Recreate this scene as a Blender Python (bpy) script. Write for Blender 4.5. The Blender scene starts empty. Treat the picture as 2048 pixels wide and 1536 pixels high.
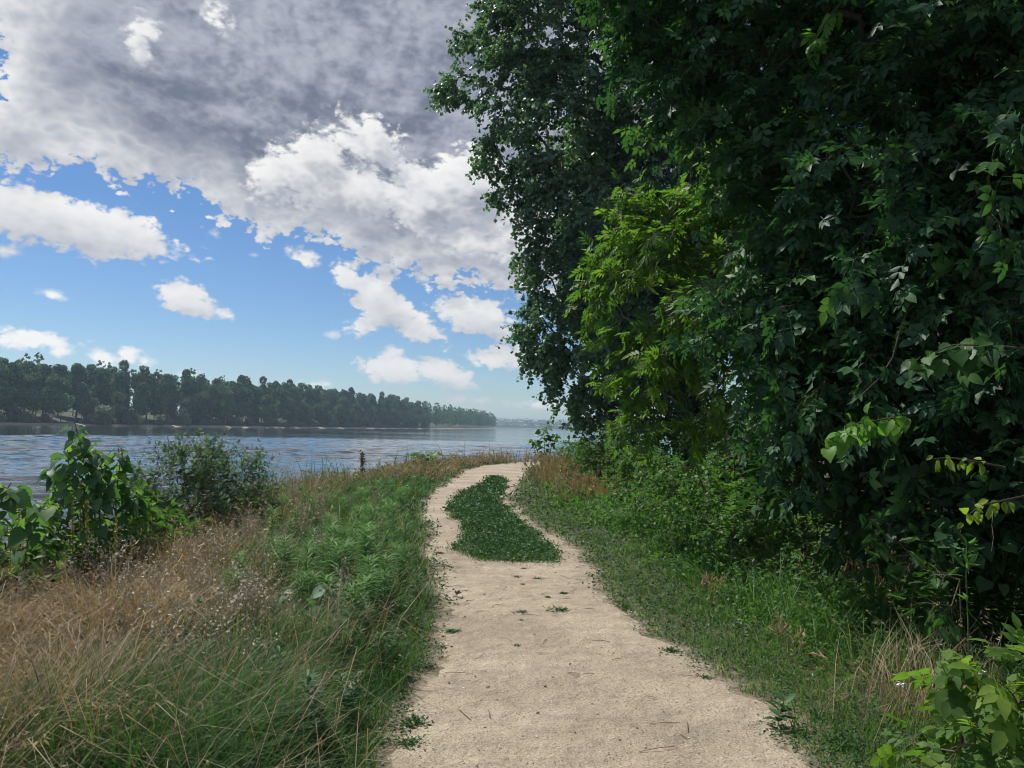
import bpy, math, random
import numpy as np

# ------------------------------------------------------------------ scene, camera, sky, sun
scene = bpy.context.scene
scene.render.engine = 'CYCLES'
scene.render.resolution_x, scene.render.resolution_y = 1024, 768
cy = scene.cycles
cy.use_denoising = True
cy.use_adaptive_sampling = True
cy.adaptive_threshold = 0.02
cy.max_bounces = 6
cy.diffuse_bounces = 3
cy.glossy_bounces = 2
cy.transmission_bounces = 4
cy.transparent_max_bounces = 6
cy.volume_bounces = 0
cy.caustics_reflective = False
cy.caustics_refractive = False
cy.sample_clamp_indirect = 6.0
cy.filter_width = 1.05
vs = scene.view_settings
vs.view_transform = 'Standard'
vs.look = 'None'
vs.exposure = 0.40
vs.gamma = 1.0
vs.use_curve_mapping = False

CAM_H, PITCH, ROLL, FPX = 1.6, math.radians(3.2), math.radians(1.4), 1536.0


def _rx(a):
    c, s = math.cos(a), math.sin(a)
    return np.array([[1, 0, 0], [0, c, -s], [0, s, c]])


def _rz(a):
    c, s = math.cos(a), math.sin(a)
    return np.array([[c, -s, 0], [s, c, 0], [0, 0, 1]])


CAMR = _rx(math.pi / 2 + PITCH) @ _rz(ROLL)
cam_data = bpy.data.cameras.new('camera')
cam_data.sensor_fit = 'HORIZONTAL'
cam_data.sensor_width = 36.0
cam_data.lens = 27.0
cam_data.clip_start = 0.05
cam_data.clip_end = 20000.0
cam = bpy.data.objects.new('camera', cam_data)
scene.collection.objects.link(cam)
from mathutils import Matrix
cam.matrix_world = Matrix.Translation((0, 0, CAM_H)) @ Matrix(CAMR.tolist()).to_4x4()
scene.camera = cam


# bearings measured in the photograph (2048 x 1536) turned into places in the world
def ray(px, py):
    return CAMR @ np.array([(px - 1024) / FPX, -(py - 768) / FPX, -1.0])


def at(px, py, Y):
    """the point in the world at depth Y in the direction of a measured bearing"""
    d = ray(px, py)
    t = Y / d[1]
    return np.array([d[0] * t, Y, CAM_H + d[2] * t])


def ground_at(px, py, z=0.0):
    d = ray(px, py)
    t = (z - CAM_H) / d[2]
    return np.array([d[0] * t, d[1] * t, z])


def azel(px, py):
    d = ray(px, py)
    d = d / np.linalg.norm(d)
    return math.degrees(math.atan2(d[0], d[1])), math.degrees(math.asin(d[2]))


def project(P):
    """world points to photograph pixels and depth"""
    L = (np.asarray(P) - np.array([0, 0, CAM_H])) @ CAMR
    z = np.maximum(-L[:, 2], 1e-4)
    return L[:, 0] / z * FPX + 1024, -L[:, 1] / z * FPX + 768, -L[:, 2]


SUN_AZ, SUN_EL = math.radians(-48.0), math.radians(54.0)      # ahead of the camera, a little to the left, high
SUN_DIR = np.array([math.sin(SUN_AZ) * math.cos(SUN_EL), math.cos(SUN_AZ) * math.cos(SUN_EL), math.sin(SUN_EL)])
SKY_STRENGTH = 0.060
SUN_STRENGTH = 4.0

world = bpy.data.worlds.new('World')
scene.world = world
world.use_nodes = True


class NT:
    """small helper for building node trees"""

    def __init__(self, tree):
        self.t = tree

    def add(self, kind, **kw):
        n = self.t.nodes.new(kind)
        for k, v in kw.items():
            if k.startswith('i_'):
                key = k[2:]
                key = int(key) if key.isdigit() else key
                self.put(n.inputs[key], v)
            else:
                setattr(n, k, v)
        return n

    def put(self, sock, v):
        if isinstance(v, bpy.types.NodeSocket):
            self.t.links.new(v, sock)
        else:
            sock.default_value = v

    def math(self, op, a, b=None, c=None, clamp=False):
        n = self.t.nodes.new('ShaderNodeMath')
        n.operation = op
        n.use_clamp = clamp
        for i, v in enumerate((a, b, c)):
            if v is not None:
                self.put(n.inputs[i], v)
        return n.outputs[0]

    def vmath(self, op, a, b=None, out=0, scale=None):
        n = self.t.nodes.new('ShaderNodeVectorMath')
        n.operation = op
        self.put(n.inputs[0], a)
        if b is not None:
            self.put(n.inputs[1], b)
        if scale is not None:
            self.put(n.inputs['Scale'], scale)
        return n.outputs[out]

    def ramp(self, fac, lo, hi, to0=0.0, to1=1.0, smooth=True):
        n = self.t.nodes.new('ShaderNodeMapRange')
        n.interpolation_type = 'SMOOTHSTEP' if smooth else 'LINEAR'
        self.put(n.inputs['Value'], fac)
        n.inputs['From Min'].default_value = lo
        n.inputs['From Max'].default_value = hi
        n.inputs['To Min'].default_value = to0
        n.inputs['To Max'].default_value = to1
        return n.outputs['Result']

    def noise(self, vec, scale, detail=2.0, rough=0.5, dist=0.0, out='Fac', lac=2.0):
        n = self.t.nodes.new('ShaderNodeTexNoise')
        if vec is not None:
            self.put(n.inputs['Vector'], vec)
        n.inputs['Scale'].default_value = scale
        n.inputs['Detail'].default_value = detail
        n.inputs['Roughness'].default_value = rough
        n.inputs['Lacunarity'].default_value = lac
        n.inputs['Distortion'].default_value = dist
        return n.outputs[out]

    def mix(self, fac, a, b, mode='MIX'):
        n = self.t.nodes.new('ShaderNodeMix')
        n.data_type = 'RGBA'
        n.blend_type = mode
        self.put(n.inputs[0], fac)
        self.put(n.inputs[6], a)
        self.put(n.inputs[7], b)
        return n.outputs[2]

    def colors(self, fac, stops):
        n = self.t.nodes.new('ShaderNodeValToRGB')
        cr = n.color_ramp
        while len(cr.elements) < len(stops):
            cr.elements.new(0.5)
        for e, (p, c) in zip(cr.elements, stops):
            e.position = p
            e.color = (c[0], c[1], c[2], 1)
        self.put(n.inputs[0], fac)
        return n.outputs[0]


# clouds: every blob is (bearing x, y, half-widths, tilt, raggedness); the field is in degrees of depth into the cloud
def cloud_group(name, blobs, generic, seed, octaves, r_min=0.0):
    g = bpy.data.node_groups.new(name, 'ShaderNodeTree')
    g.interface.new_socket('D', in_out='INPUT', socket_type='NodeSocketVector')
    g.interface.new_socket('F', in_out='OUTPUT', socket_type='NodeSocketFloat')
    n = NT(g)
    gi = n.add('NodeGroupInput')
    go = n.add('NodeGroupOutput')
    D = n.vmath('NORMALIZE', gi.outputs[0])
    s = n.add('ShaderNodeSeparateXYZ', i_0=D)
    az = n.math('MULTIPLY', n.math('ARCTAN2', s.outputs[0], s.outputs[1]), 57.2958)
    el = n.math('MULTIPLY', n.math('ARCSINE', s.outputs[2]), 57.2958)
    dirn = n.add('ShaderNodeCombineXYZ', i_0=s.outputs[0], i_1=s.outputs[1],
                 i_2=n.math('MULTIPLY', s.outputs[2], 1.5)).outputs[0]
    dirn = n.vmath('ADD', dirn, (seed, seed * 0.37, -seed * 0.71))
    w1 = n.noise(dirn, 3.7, 1.0, 0.5)
    dw = n.vmath('ADD', dirn, n.vmath('SCALE', n.vmath('ADD', dirn, (0.3, -0.8, 0.5)), scale=n.math('MULTIPLY_ADD', w1, 0.10, -0.05)))
    fbm = n.noise(dw, 7.0, octaves, 0.66)
    bil = n.math('ABSOLUTE', n.math('SUBTRACT', n.noise(dw, 21.0, 1.0, 0.5), 0.5))
    bil2 = n.math('ABSOLUTE', n.math('SUBTRACT', n.noise(dirn, 48.0, 1.0, 0.5), 0.5))
    N = n.math('MULTIPLY', n.math('SUBTRACT', fbm, 0.5), 4.2)
    N = n.math('MULTIPLY_ADD', n.math('SUBTRACT', bil, 0.11), 3.2, N)
    N = n.math('MULTIPLY_ADD', n.math('SUBTRACT', bil2, 0.11), 2.6, N)
    if octaves > 4:
        N = n.math('MULTIPLY_ADD', n.math('SUBTRACT', n.noise(dirn, 110.0, 2.0, 0.6), 0.5), 1.5, N)
    P = n.add('ShaderNodeCombineXYZ', i_0=az, i_1=el).outputs[0]
    F = None
    k = 0.0373
    turned = {}
    for (bx, by, rx, ry, rot, amp) in blobs:
        r = min(rx, ry) * k
        if r < r_min:
            continue
        rot = 10 * round(rot / 10)
        if rot not in turned:       # the bearing plane turned by this tilt
            ca, sa = math.cos(math.radians(rot)), math.sin(math.radians(rot))
            turned[rot] = (P if rot == 0 else n.add('ShaderNodeCombineXYZ', i_0=n.vmath('DOT_PRODUCT', P, (ca, -sa, 0), out=1), i_1=n.vmath('DOT_PRODUCT', P, (sa, ca, 0), out=1)).outputs[0], ca, sa)
        Q, ca, sa = turned[rot]
        a, e = azel(bx, by)
        u, v = ca * a - sa * e, sa * a + ca * e
        q = n.add('ShaderNodeVectorMath', operation='MULTIPLY_ADD')
        n.put(q.inputs[0], Q)
        q.inputs[1].default_value = (1 / (rx * k), 1 / (ry * k), 0)
        q.inputs[2].default_value = (-u / (rx * k), -v / (ry * k), 0)
        ln = n.vmath('LENGTH', q.outputs[0], out=1)
        f = n.math('MULTIPLY_ADD', N, amp, n.math('MULTIPLY_ADD', ln, -r, r))
        F = f if F is None else n.math('SMOOTH_MAX', F, f, 0.5)
    if generic:
        low = n.noise(dirn, 2.2, 3.0, 0.5)
        gen = n.math('MULTIPLY_ADD', N, 1.6, n.math('MULTIPLY', n.math('SUBTRACT', low, 0.50), 30.0))
        azo = n.ramp(n.math('ABSOLUTE', az), 36.0, 52.0)
        elo = n.ramp(el, 28.0, 38.0)
        outside = n.math('MAXIMUM', azo, elo)
        gen = n.math('ADD', gen, n.math('MULTIPLY', n.math('SUBTRACT', outside, 1.0), 40.0))
        F = n.math('SMOOTH_MAX', F, gen, 0.5)
    n.put(go.inputs[0], F)
    return g


back_clouds = [
    # the grey mass overhead
    (330, 120, 300, 210, 0, 1.5), (620, 150, 420, 290, 20, 1.6), (800, 330, 330, 210, 22, 1.6),
    (900, 60, 500, 260, 0, 1.6), (190, 285, 190, 62, 12, 1.5), (500, 330, 190, 105, 30, 1.5),
    (990, 440, 260, 130, 18, 1.5), (1120, 250, 400, 330, 0, 1.6), (600, -220, 900, 300, 0, 1.8),
    (150, 120, 130, 170, 10, 1.5), (60, 275, 110, 62, 8, 1.3),
    # long cloud with a bright top
    (150, 446, 200, 46, 13, 0.75), (40, 425, 110, 42, 5, 0.7), (280, 478, 65, 24, 18, 0.6),
    # small cumulus
    (368, 596, 58, 36, 15, 0.62), (425, 622, 50, 13, 12, 0.4),
    # diagonal chain
    (612, 512, 40, 20, 25, 0.6), (690, 548, 48, 34, 40, 0.7), (755, 600, 66, 50, 40, 0.8), (772, 545, 26, 46, -10, 0.6),
    (835, 655, 85, 36, 22, 0.7), (720, 652, 45, 22, 10, 0.6),
    (950, 635, 95, 40, 10, 0.7), (1040, 560, 120, 40, 12, 0.9), (1010, 712, 85, 30, 5, 0.6), (840, 550, 26, 16, 40, 0.4),
    # low cumulus over the headland
    (790, 738, 62, 32, 5, 0.6), (885, 742, 70, 28, 12, 0.55), (788, 706, 26, 18, 0, 0.4), (930, 764, 42, 10, 8, 0.3),
    (48, 676, 72, 20, 5, 0.5), (122, 700, 22, 16, 0, 0.35), (203, 714, 24, 14, 25, 0.35), (258, 706, 24, 18, 10, 0.4),
    (292, 724, 24, 11, 10, 0.3), (375, 746, 20, 7, 0, 0.25), (640, 770, 32, 9, 0, 0.3),
    (1080, 808, 110, 13, 0, 0.4), (955, 800, 46, 8, 0, 0.3),
    (108, 590, 24, 9, 8, 0.3), (428, 468, 18, 7, 15, 0.3), (8, 502, 22, 11, 0, 0.35), (352, 508, 30, 8, 5, 0.35),
    (508, 510, 14, 4, 0, 0.2), (668, 668, 12, 4, 0, 0.2),
]
front_clouds = [
    # the bright cumulus standing before the grey mass
    (545, 345, 62, 44, 10, 0.9), (625, 325, 100, 66, -15, 1.1), (735, 285, 92, 58, 15, 1.1), (700, 380, 150, 66, 0, 1.1),
    (850, 400, 120, 80, 10, 1.2), (950, 380, 120, 85, 20, 1.2), (930, 480, 110, 46, 10, 1.0), (1050, 470, 120, 80, 0, 1.2),
    # torn bright rags
    (278, 72, 34, 44, 0, 0.9), (432, 38, 34, 26, 30, 0.8),
]
wt = NT(world.node_tree)
world.node_tree.nodes.clear()
D0 = wt.vmath('NORMALIZE', wt.add('ShaderNodeTexCoord').outputs['Generated'])
g1 = (cloud_group('clouds_back', back_clouds, True, 0.0, 8.0), cloud_group('clouds_back_soft', back_clouds, True, 0.0, 3.0, 0.75))
g2 = (cloud_group('clouds_front', front_clouds, False, 3.1, 8.0), cloud_group('clouds_front_soft', front_clouds, False, 3.1, 3.0, 1.0))
# light comes from the sun's side: compare the depth here with the depth a step towards the sun
step = tuple(float(v) for v in SUN_DIR * 0.035)


def cloud_eval(g, vec):
    n = wt.add('ShaderNodeGroup', node_tree=g)
    wt.put(n.inputs[0], vec)
    return n.outputs[0]


def shade(g, grey_from, grey_to, base, lit_gain, soft):
    f0 = cloud_eval(g[0], D0)
    f1 = cloud_eval(g[1], wt.vmath('ADD', D0, step))
    alpha = wt.ramp(f0, -0.15, soft)
    lit = wt.ramp(wt.math('SUBTRACT', f0, f1), -base / lit_gain * 1.9, (1 - base) / lit_gain * 1.35)
    thick = wt.ramp(f0, grey_from, grey_to)
    return alpha, lit, thick


sky = wt.add('ShaderNodeTexSky', sky_type='NISHITA')
sky.sun_disc = False
sky.sun_elevation = SUN_EL
sky.sun_rotation = SUN_AZ
sky.altitude = 100.0
sky.air_density = 1.0
sky.dust_density = 0.1
sky.ozone_density = 2.0
sky_col = wt.vmath('MULTIPLY', wt.add('ShaderNodeHueSaturation', i_Saturation=1.15, i_Color=sky.outputs[0]).outputs[0], (0.84, 0.97, 1.16))
bg_sky = wt.add('ShaderNodeBackground', i_Color=sky_col, i_Strength=SKY_STRENGTH)

a1, l1, t1 = shade(g1, 0.2, 4.2, 0.42, 0.30, 0.38)
a2, l2, t2 = shade(g2, 0.2, 3.2, 0.38, 0.42, 0.75)
GREY_LO = (0.125, 0.146, 0.200, 1)
GREY_HI = (0.34, 0.36, 0.42, 1)
WHITE_LO = (0.33, 0.355, 0.41, 1)
WHITE_HI = (0.74, 0.732, 0.715, 1)
c1 = wt.mix(t1, wt.mix(l1, WHITE_LO, WHITE_HI), wt.mix(l1, GREY_LO, GREY_HI))
c2 = wt.mix(t2, wt.mix(l2, WHITE_LO, WHITE_HI), wt.mix(l2, (0.16, 0.18, 0.23, 1), (0.58, 0.585, 0.60, 1)))
bg1 = wt.add('ShaderNodeBackground', i_Color=c1, i_Strength=1.0)
bg2 = wt.add('ShaderNodeBackground', i_Color=c2, i_Strength=1.0)
m1 = wt.add('ShaderNodeMixShader', i_0=a1, i_1=bg_sky.outputs[0], i_2=bg1.outputs[0])
m2 = wt.add('ShaderNodeMixShader', i_0=a2, i_1=m1.outputs[0], i_2=bg2.outputs[0])
wt.add('ShaderNodeOutputWorld', i_Surface=m2.outputs[0])

sun_data = bpy.data.lights.new('sun', 'SUN')
sun_data.energy = SUN_STRENGTH
sun_data.angle = math.radians(0.6)
sun_data.color = (1.0, 0.95, 0.87)
sun = bpy.data.objects.new('sun', sun_data)
scene.collection.objects.link(sun)
from mathutils import Vector
sun.rotation_euler = Vector(SUN_DIR.tolist()).to_track_quat('Z', 'Y').to_euler()
sun.location = (0, 0, 60)

# ------------------------------------------------------------------ helpers
COL = scene.collection
rng = np.random.default_rng(7)


def tag(o, label=None, cat=None, group=None, kind=None):
    if label:
        o['label'] = label
    if cat:
        o['category'] = cat
    if group:
        o['group'] = group
    if kind:
        o['kind'] = kind
    return o


def empty(name, loc):
    o = bpy.data.objects.new(name, None)
    COL.objects.link(o)
    o.location = [float(v) for v in loc]
    o.empty_display_size = 0.1
    return o


def mesh_np(name, V, T, mat, rnd=None, smooth=False, parent=None, link=True):
    """one mesh object from numpy vertices and triangles (or quads)"""
    V = np.ascontiguousarray(V, dtype=np.float32)
    T = np.ascontiguousarray(T, dtype=np.int32)
    me = bpy.data.meshes.new(name)
    k = T.shape[1]
    me.vertices.add(len(V))
    me.vertices.foreach_set('co', V.ravel())
    me.loops.add(T.size)
    me.loops.foreach_set('vertex_index', T.ravel())
    me.polygons.add(len(T))
    me.polygons.foreach_set('loop_start', np.arange(0, T.size, k, dtype=np.int32))
    if smooth:
        me.polygons.foreach_set('use_smooth', np.ones(len(T), dtype=bool))
    me.update(calc_edges=True)
    if rnd is not None:
        a = me.attributes.new('rnd', 'FLOAT', 'POINT')
        a.data.foreach_set('value', np.ascontiguousarray(rnd, dtype=np.float32))
    if mat is not None:
        me.materials.append(mat)
    if not link:
        return me
    o = bpy.data.objects.new(name, me)
    COL.objects.link(o)
    if parent is not None:
        o.parent = parent
    return o


def obj_of(name, me, parent=None, loc=None):
    o = bpy.data.objects.new(name, me)
    COL.objects.link(o)
    if parent is not None:
        o.parent = parent
    if loc is not None:
        o.location = [float(v) for v in loc]
    return o


def copy_tree(o, parent=None):
    c = o.copy()
    COL.objects.link(c)
    c.parent = parent
    for ch in list(o.children):
        copy_tree(ch, c)
    return c


def unit(a):
    return a / np.maximum(np.linalg.norm(a, axis=-1, keepdims=True), 1e-9)


def frames(axis, normal):
    """rotation matrices whose y column is the axis and whose z column leans to the normal"""
    y = unit(axis)
    x = unit(np.cross(y, normal))
    z = np.cross(x, y)
    return np.stack([x, y, z], axis=-1)


def stamp(tv, tt, pos, rot, size):
    """copies of a template at positions with rotations and sizes -> vertices, triangles"""
    n, k = len(pos), len(tv)
    size = np.asarray(size)
    if size.ndim == 1:
        size = np.repeat(size[:, None], 3, axis=1)
    L = tv[None, :, :] * size[:, None, :]
    V = np.einsum('nij,nkj->nki', rot, L) + pos[:, None, :]
    T = tt[None, :, :] + (np.arange(n) * k)[:, None, None]
    return V.reshape(-1, 3), T.reshape(-1, tt.shape[1])


def join(parts):
    """join (V, T, rnd) triples"""
    Vs, Ts, Rs, o = [], [], [], 0
    for V, T, r in parts:
        Vs.append(V)
        Ts.append(T + o)
        Rs.append(r)
        o += len(V)
    return np.concatenate(Vs), np.concatenate(Ts), np.concatenate(Rs)


def hash2(ix, iy, seed):
    h = (ix.astype(np.int64) * 374761393 + iy.astype(np.int64) * 668265263 + seed * 974634777) & 0xffffffff
    h = ((h ^ (h >> 13)) * 1274126177) & 0xffffffff
    h = h ^ (h >> 16)
    return (h & 0xffff) / 65535.0


def vnoise(x, y, scale=1.0, seed=0, octaves=1):
    """value noise 0..1"""
    x, y = np.asarray(x, float) * scale, np.asarray(y, float) * scale
    tot, amp, s = 0.0, 1.0, 0.0
    for o in range(octaves):
        ix, iy = np.floor(x), np.floor(y)
        fx, fy = x - ix, y - iy
        fx, fy = fx * fx * (3 - 2 * fx), fy * fy * (3 - 2 * fy)
        a, b = hash2(ix, iy, seed + o), hash2(ix + 1, iy, seed + o)
        c, d = hash2(ix, iy + 1, seed + o), hash2(ix + 1, iy + 1, seed + o)
        tot = tot + amp * (a * (1 - fx) * (1 - fy) + b * fx * (1 - fy) + c * (1 - fx) * fy + d * fx * fy)
        s += amp
        amp *= 0.5
        x, y = x * 2.03, y * 2.03
    return tot / s


def sstep(a, b, x):
    t = np.clip((x - a) / (b - a), 0, 1)
    return t * t * (3 - 2 * t)


def tubes(chains, sides=5):
    """chains: list of (points n x 3, radii n) -> one tube mesh"""
    parts = []
    for P, R in chains:
        P, R = np.asarray(P, float), np.asarray(R, float)
        n = len(P)
        d = unit(np.gradient(P, axis=0))
        ref = np.where(np.abs(d[:, 2:3]) > 0.9, np.array([[1.0, 0, 0]]), np.array([[0, 0, 1.0]]))
        u = unit(np.cross(d, ref))
        v = np.cross(d, u)
        s = sides if R.max() > 0.012 else 3
        a = np.arange(s) / s * 2 * math.pi
        V = P[:, None, :] + R[:, None, None] * (np.cos(a)[None, :, None] * u[:, None, :] + np.sin(a)[None, :, None] * v[:, None, :])
        i = np.arange(n - 1)[:, None] * s
        j = np.arange(s)[None, :]
        j2 = (j + 1) % s
        A, B, C, D = i + j, i + j2, i + s + j2, i + s + j
        T = np.concatenate([np.stack([A, B, C], -1).reshape(-1, 3), np.stack([A, C, D], -1).reshape(-1, 3)])
        parts.append((V.reshape(-1, 3), T, np.full(n * s, rng.random())))
    return join(parts)


# ------------------------------------------------------------------ materials
def new_mat(name):
    m = bpy.data.materials.new(name)
    m.use_nodes = True
    m.node_tree.nodes.clear()
    return m, NT(m.node_tree)


def foliage(name, stops, trans=0.35, tcol=1.0, rough=0.5, spec=0.2, patch=0.0, patch_col=None, pscale=0.6, cool=True):
    """leaf or blade material: colour runs with the piece's own random value, light shines through"""
    m, n = new_mat(name)
    at_ = n.add('ShaderNodeAttribute', attribute_name='rnd')
    if cool:            # blue-green summer foliage
        stops = [(p, (k[0] * 0.86, k[1] * 1.02, k[2] * 1.30)) for p, k in stops]
    c = n.colors(at_.outputs['Fac'], stops)
    geo = n.add('ShaderNodeNewGeometry')
    if patch_col is not None:
        ns = n.noise(geo.outputs['Position'], pscale, 3.0, 0.6)
        c = n.mix(n.ramp(ns, 0.45, 0.62, 0.0, patch), c, (*patch_col, 1))
    fine = n.noise(geo.outputs['Position'], 35.0, 2.0, 0.6)
    c = n.mix(0.35, c, n.colors(fine, [(0.3, (0.35, 0.35, 0.35)), (0.7, (0.65, 0.65, 0.65))]), 'OVERLAY')
    pr = n.add('ShaderNodeBsdfPrincipled', i_Roughness=rough)
    n.put(pr.inputs['Base Color'], c)
    pr.inputs['Specular IOR Level'].default_value = spec
    tr = n.add('ShaderNodeBsdfTranslucent')
    tc = n.mix(1.0, c, ((1.30 if cool else 1.5) * tcol, (1.55 if cool else 1.36) * tcol, (0.60 if cool else 0.80) * tcol, 1), 'MULTIPLY')
    n.put(tr.inputs[0], tc)
    mx = n.add('ShaderNodeMixShader', i_0=trans, i_1=pr.outputs[0], i_2=tr.outputs[0])
    n.add('ShaderNodeOutputMaterial', i_Surface=mx.outputs[0])
    return m


def bark(name, c0, c1, scale=6.0, stretch=0.25):
    m, n = new_mat(name)
    tc = n.add('ShaderNodeTexCoord')
    mp = n.add('ShaderNodeMapping', i_Vector=tc.outputs['Object'], i_Scale=(1, 1, stretch))
    ns = n.noise(mp.outputs[0], scale, 6.0, 0.65)
    c = n.colors(ns, [(0.3, c0), (0.7, c1)])
    pr = n.add('ShaderNodeBsdfPrincipled', i_Roughness=0.9)
    n.put(pr.inputs['Base Color'], c)
    bp = n.add('ShaderNodeBump', i_Strength=0.6, i_Distance=0.03, i_Height=ns)
    n.put(pr.inputs['Normal'], bp.outputs[0])
    n.add('ShaderNodeOutputMaterial', i_Surface=pr.outputs[0])
    return m


def plain(name, c0, c1, scale=20.0, rough=0.8, bump=0.0):
    m, n = new_mat(name)
    geo = n.add('ShaderNodeNewGeometry')
    ns = n.noise(geo.outputs['Position'], scale, 5.0, 0.6)
    c = n.colors(ns, [(0.3, c0), (0.7, c1)])
    pr = n.add('ShaderNodeBsdfPrincipled', i_Roughness=rough)
    n.put(pr.inputs['Base Color'], c)
    if bump:
        bp = n.add('ShaderNodeBump', i_Strength=0.7, i_Distance=bump, i_Height=ns)
        n.put(pr.inputs['Normal'], bp.outputs[0])
    n.add('ShaderNodeOutputMaterial', i_Surface=pr.outputs[0])
    return m


# ------------------------------------------------------------------ leaf templates: y runs to the tip, z is the upper side
def leaf_lite(w):
    v = np.array([[0, 0, 0], [-w, 0.45, 0.08], [w, 0.45, 0.08], [0, 1, -0.12]])
    return v, np.array([[0, 2, 3], [0, 3, 1]])


def leaf_full(w, profile, fold=0.10, droop=0.22, petiole=0.0):
    """outline given as (height along the leaf, half width share) pairs"""
    V = [[0, 0, 0]]
    T = []
    prev = None
    for (t, s) in profile:
        z = -droop * t * t
        V += [[-w * s, t, z + fold * s], [0, t, z], [w * s, t, z + fold * s]]
        k = len(V) - 3
        if prev is None:
            T += [[0, k + 1, k], [0, k + 2, k + 1]]
        else:
            T += [[prev, prev + 1, k + 1], [prev, k + 1, k], [prev + 1, prev + 2, k + 2], [prev + 1, k + 2, k + 1]]
        prev = k
    V.append([0, 1, -droop])
    T += [[prev, prev + 1, len(V) - 1], [prev + 1, prev + 2, len(V) - 1]]
    V = np.array(V, float)
    V[:, 1] += petiole
    if petiole:
        o = len(V)
        V = np.vstack([V, [[-0.008, 0, 0.0], [0.008, 0, 0.0], [0.008, petiole + 0.05, 0], [-0.008, petiole + 0.05, 0]]])
        T += [[o, o + 1, o + 2], [o, o + 2, o + 3]]
    return V, np.array(T)


LEAF_OVATE = leaf_full(0.27, [(0.15, 0.7), (0.35, 1.0), (0.62, 0.78), (0.85, 0.32)], petiole=0.12)
LEAF_NARROW = leaf_full(0.12, [(0.2, 0.75), (0.45, 1.0), (0.75, 0.6)], fold=0.04, droop=0.3, petiole=0.05)
LEAF_HEART = leaf_full(0.46, [(-0.06, 0.62), (0.10, 0.98), (0.28, 0.93), (0.34, 1.0), (0.48, 0.76), (0.54, 0.80), (0.72, 0.40), (0.86, 0.2)], fold=0.13, droop=0.18, petiole=0.45)
LEAF_LITE_BROAD = leaf_lite(0.40)
LEAF_LITE_NARROW = leaf_lite(0.17)


def compound(n_pairs=2, w=0.2, l=0.48, light=False):
    """pinnate leaf of a few toothed leaflets, as on a box elder or an ash"""
    base = leaf_lite(w / l * 0.5) if light else leaf_full(w / l * 0.5, [(0.3, 1.0), (0.6, 0.85)], fold=0.05, droop=0.25)
    parts = []
    spots = []
    for k in range(n_pairs):
        y = 0.30 + 0.34 * k / max(1, n_pairs - 0.3)
        for s in (-1, 1):
            spots.append((y, s * math.radians(58 - 8 * k), 0.92))
    spots.append((0.30 + 0.34, 0.0, 1.1))
    for (y, a, sc) in spots:
        V = base[0] * l * sc
        c, s_ = math.cos(a), math.sin(a)
        V = np.stack([V[:, 0] * c + V[:, 1] * s_, -V[:, 0] * s_ + V[:, 1] * c + y, V[:, 2] - 0.10 * abs(math.sin(a))], -1)
        parts.append((V, base[1], np.zeros(len(V))))
    st = np.array([[-0.008, 0, 0], [0.008, 0, 0], [0.008, 0.68, 0], [-0.008, 0.68, 0]])
    parts.append((st, np.array([[0, 1, 2], [0, 2, 3]]), np.zeros(4)))
    V, T, _ = join(parts)
    return V, T


LEAF_COMPOUND = compound(2, 0.25, 0.46)
LEAF_ASH = compound(3, 0.15, 0.46)
LITE_COMPOUND = compound(2, 0.25, 0.46, True)
LITE_ASH = compound(3, 0.15, 0.46, True)


# ------------------------------------------------------------------ plants with branches
def branch_skeleton(trunk, tips, r_tip=0.006, r_pow=0.42, up_pen=0.6, step=0.5):
    """join every tip to the nearest node that is already part of the tree"""
    nodes = [np.asarray(p, float) for p in trunk]
    parent = [i - 1 for i in range(len(nodes))]
    order = np.argsort(np.min(np.linalg.norm(tips[:, None, :] - np.array(nodes)[None, :, :], axis=2), axis=1))
    chains = []
    NP = np.zeros((len(nodes) + len(tips) * 6, 3))
    NP[:len(nodes)] = nodes
    cnt = len(nodes)
    lowest = NP[0, 2] + 0.12 * (NP[cnt - 1, 2] - NP[0, 2])
    tip_nodes = np.zeros(len(tips), int)
    for ti in order:
        t = tips[ti]
        d = t[None, :] - NP[:cnt]
        dist = np.linalg.norm(d, axis=1)
        cost = dist + up_pen * np.maximum(0, -d[:, 2]) + np.where(NP[:cnt, 2] < lowest, 2.0, 0.0)
        j = int(np.argmin(cost))
        L = dist[j]
        m = int(np.clip(math.ceil(L / step), 1, 5))
        a = NP[j]
        prev = j
        idx = [j]
        side = rng.normal(0, 0.07 * L, 3)
        for q in range(1, m + 1):
            s = q / m
            p = a + (t - a) * s + side * math.sin(math.pi * s) + np.array([0, 0, 0.10 * L]) * math.sin(math.pi * s)
            NP[cnt] = p
            parent.append(prev)
            prev = cnt
            idx.append(cnt)
            cnt += 1
        tip_nodes[ti] = prev
        chains.append(idx)
    load = np.zeros(cnt)
    load[tip_nodes] += 1
    for i in range(cnt - 1, 0, -1):
        if parent[i] >= 0:
            load[parent[i]] += load[i]
    rad = r_tip * np.maximum(load, 1) ** r_pow
    tr = list(range(len(trunk)))
    out = [(NP[tr], rad[tr] * np.linspace(1.25, 0.9, len(tr)))]
    for idx in chains:
        r = rad[idx].copy()
        r[0] = min(r[0], r[1] * 1.3)
        out.append((NP[idx], r))
    dirs = np.zeros((len(tips), 3))
    for k, i in enumerate(tip_nodes):
        dirs[k] = NP[i] - NP[parent[i]]
    return out, NP[tip_nodes], unit(dirs)


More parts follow.
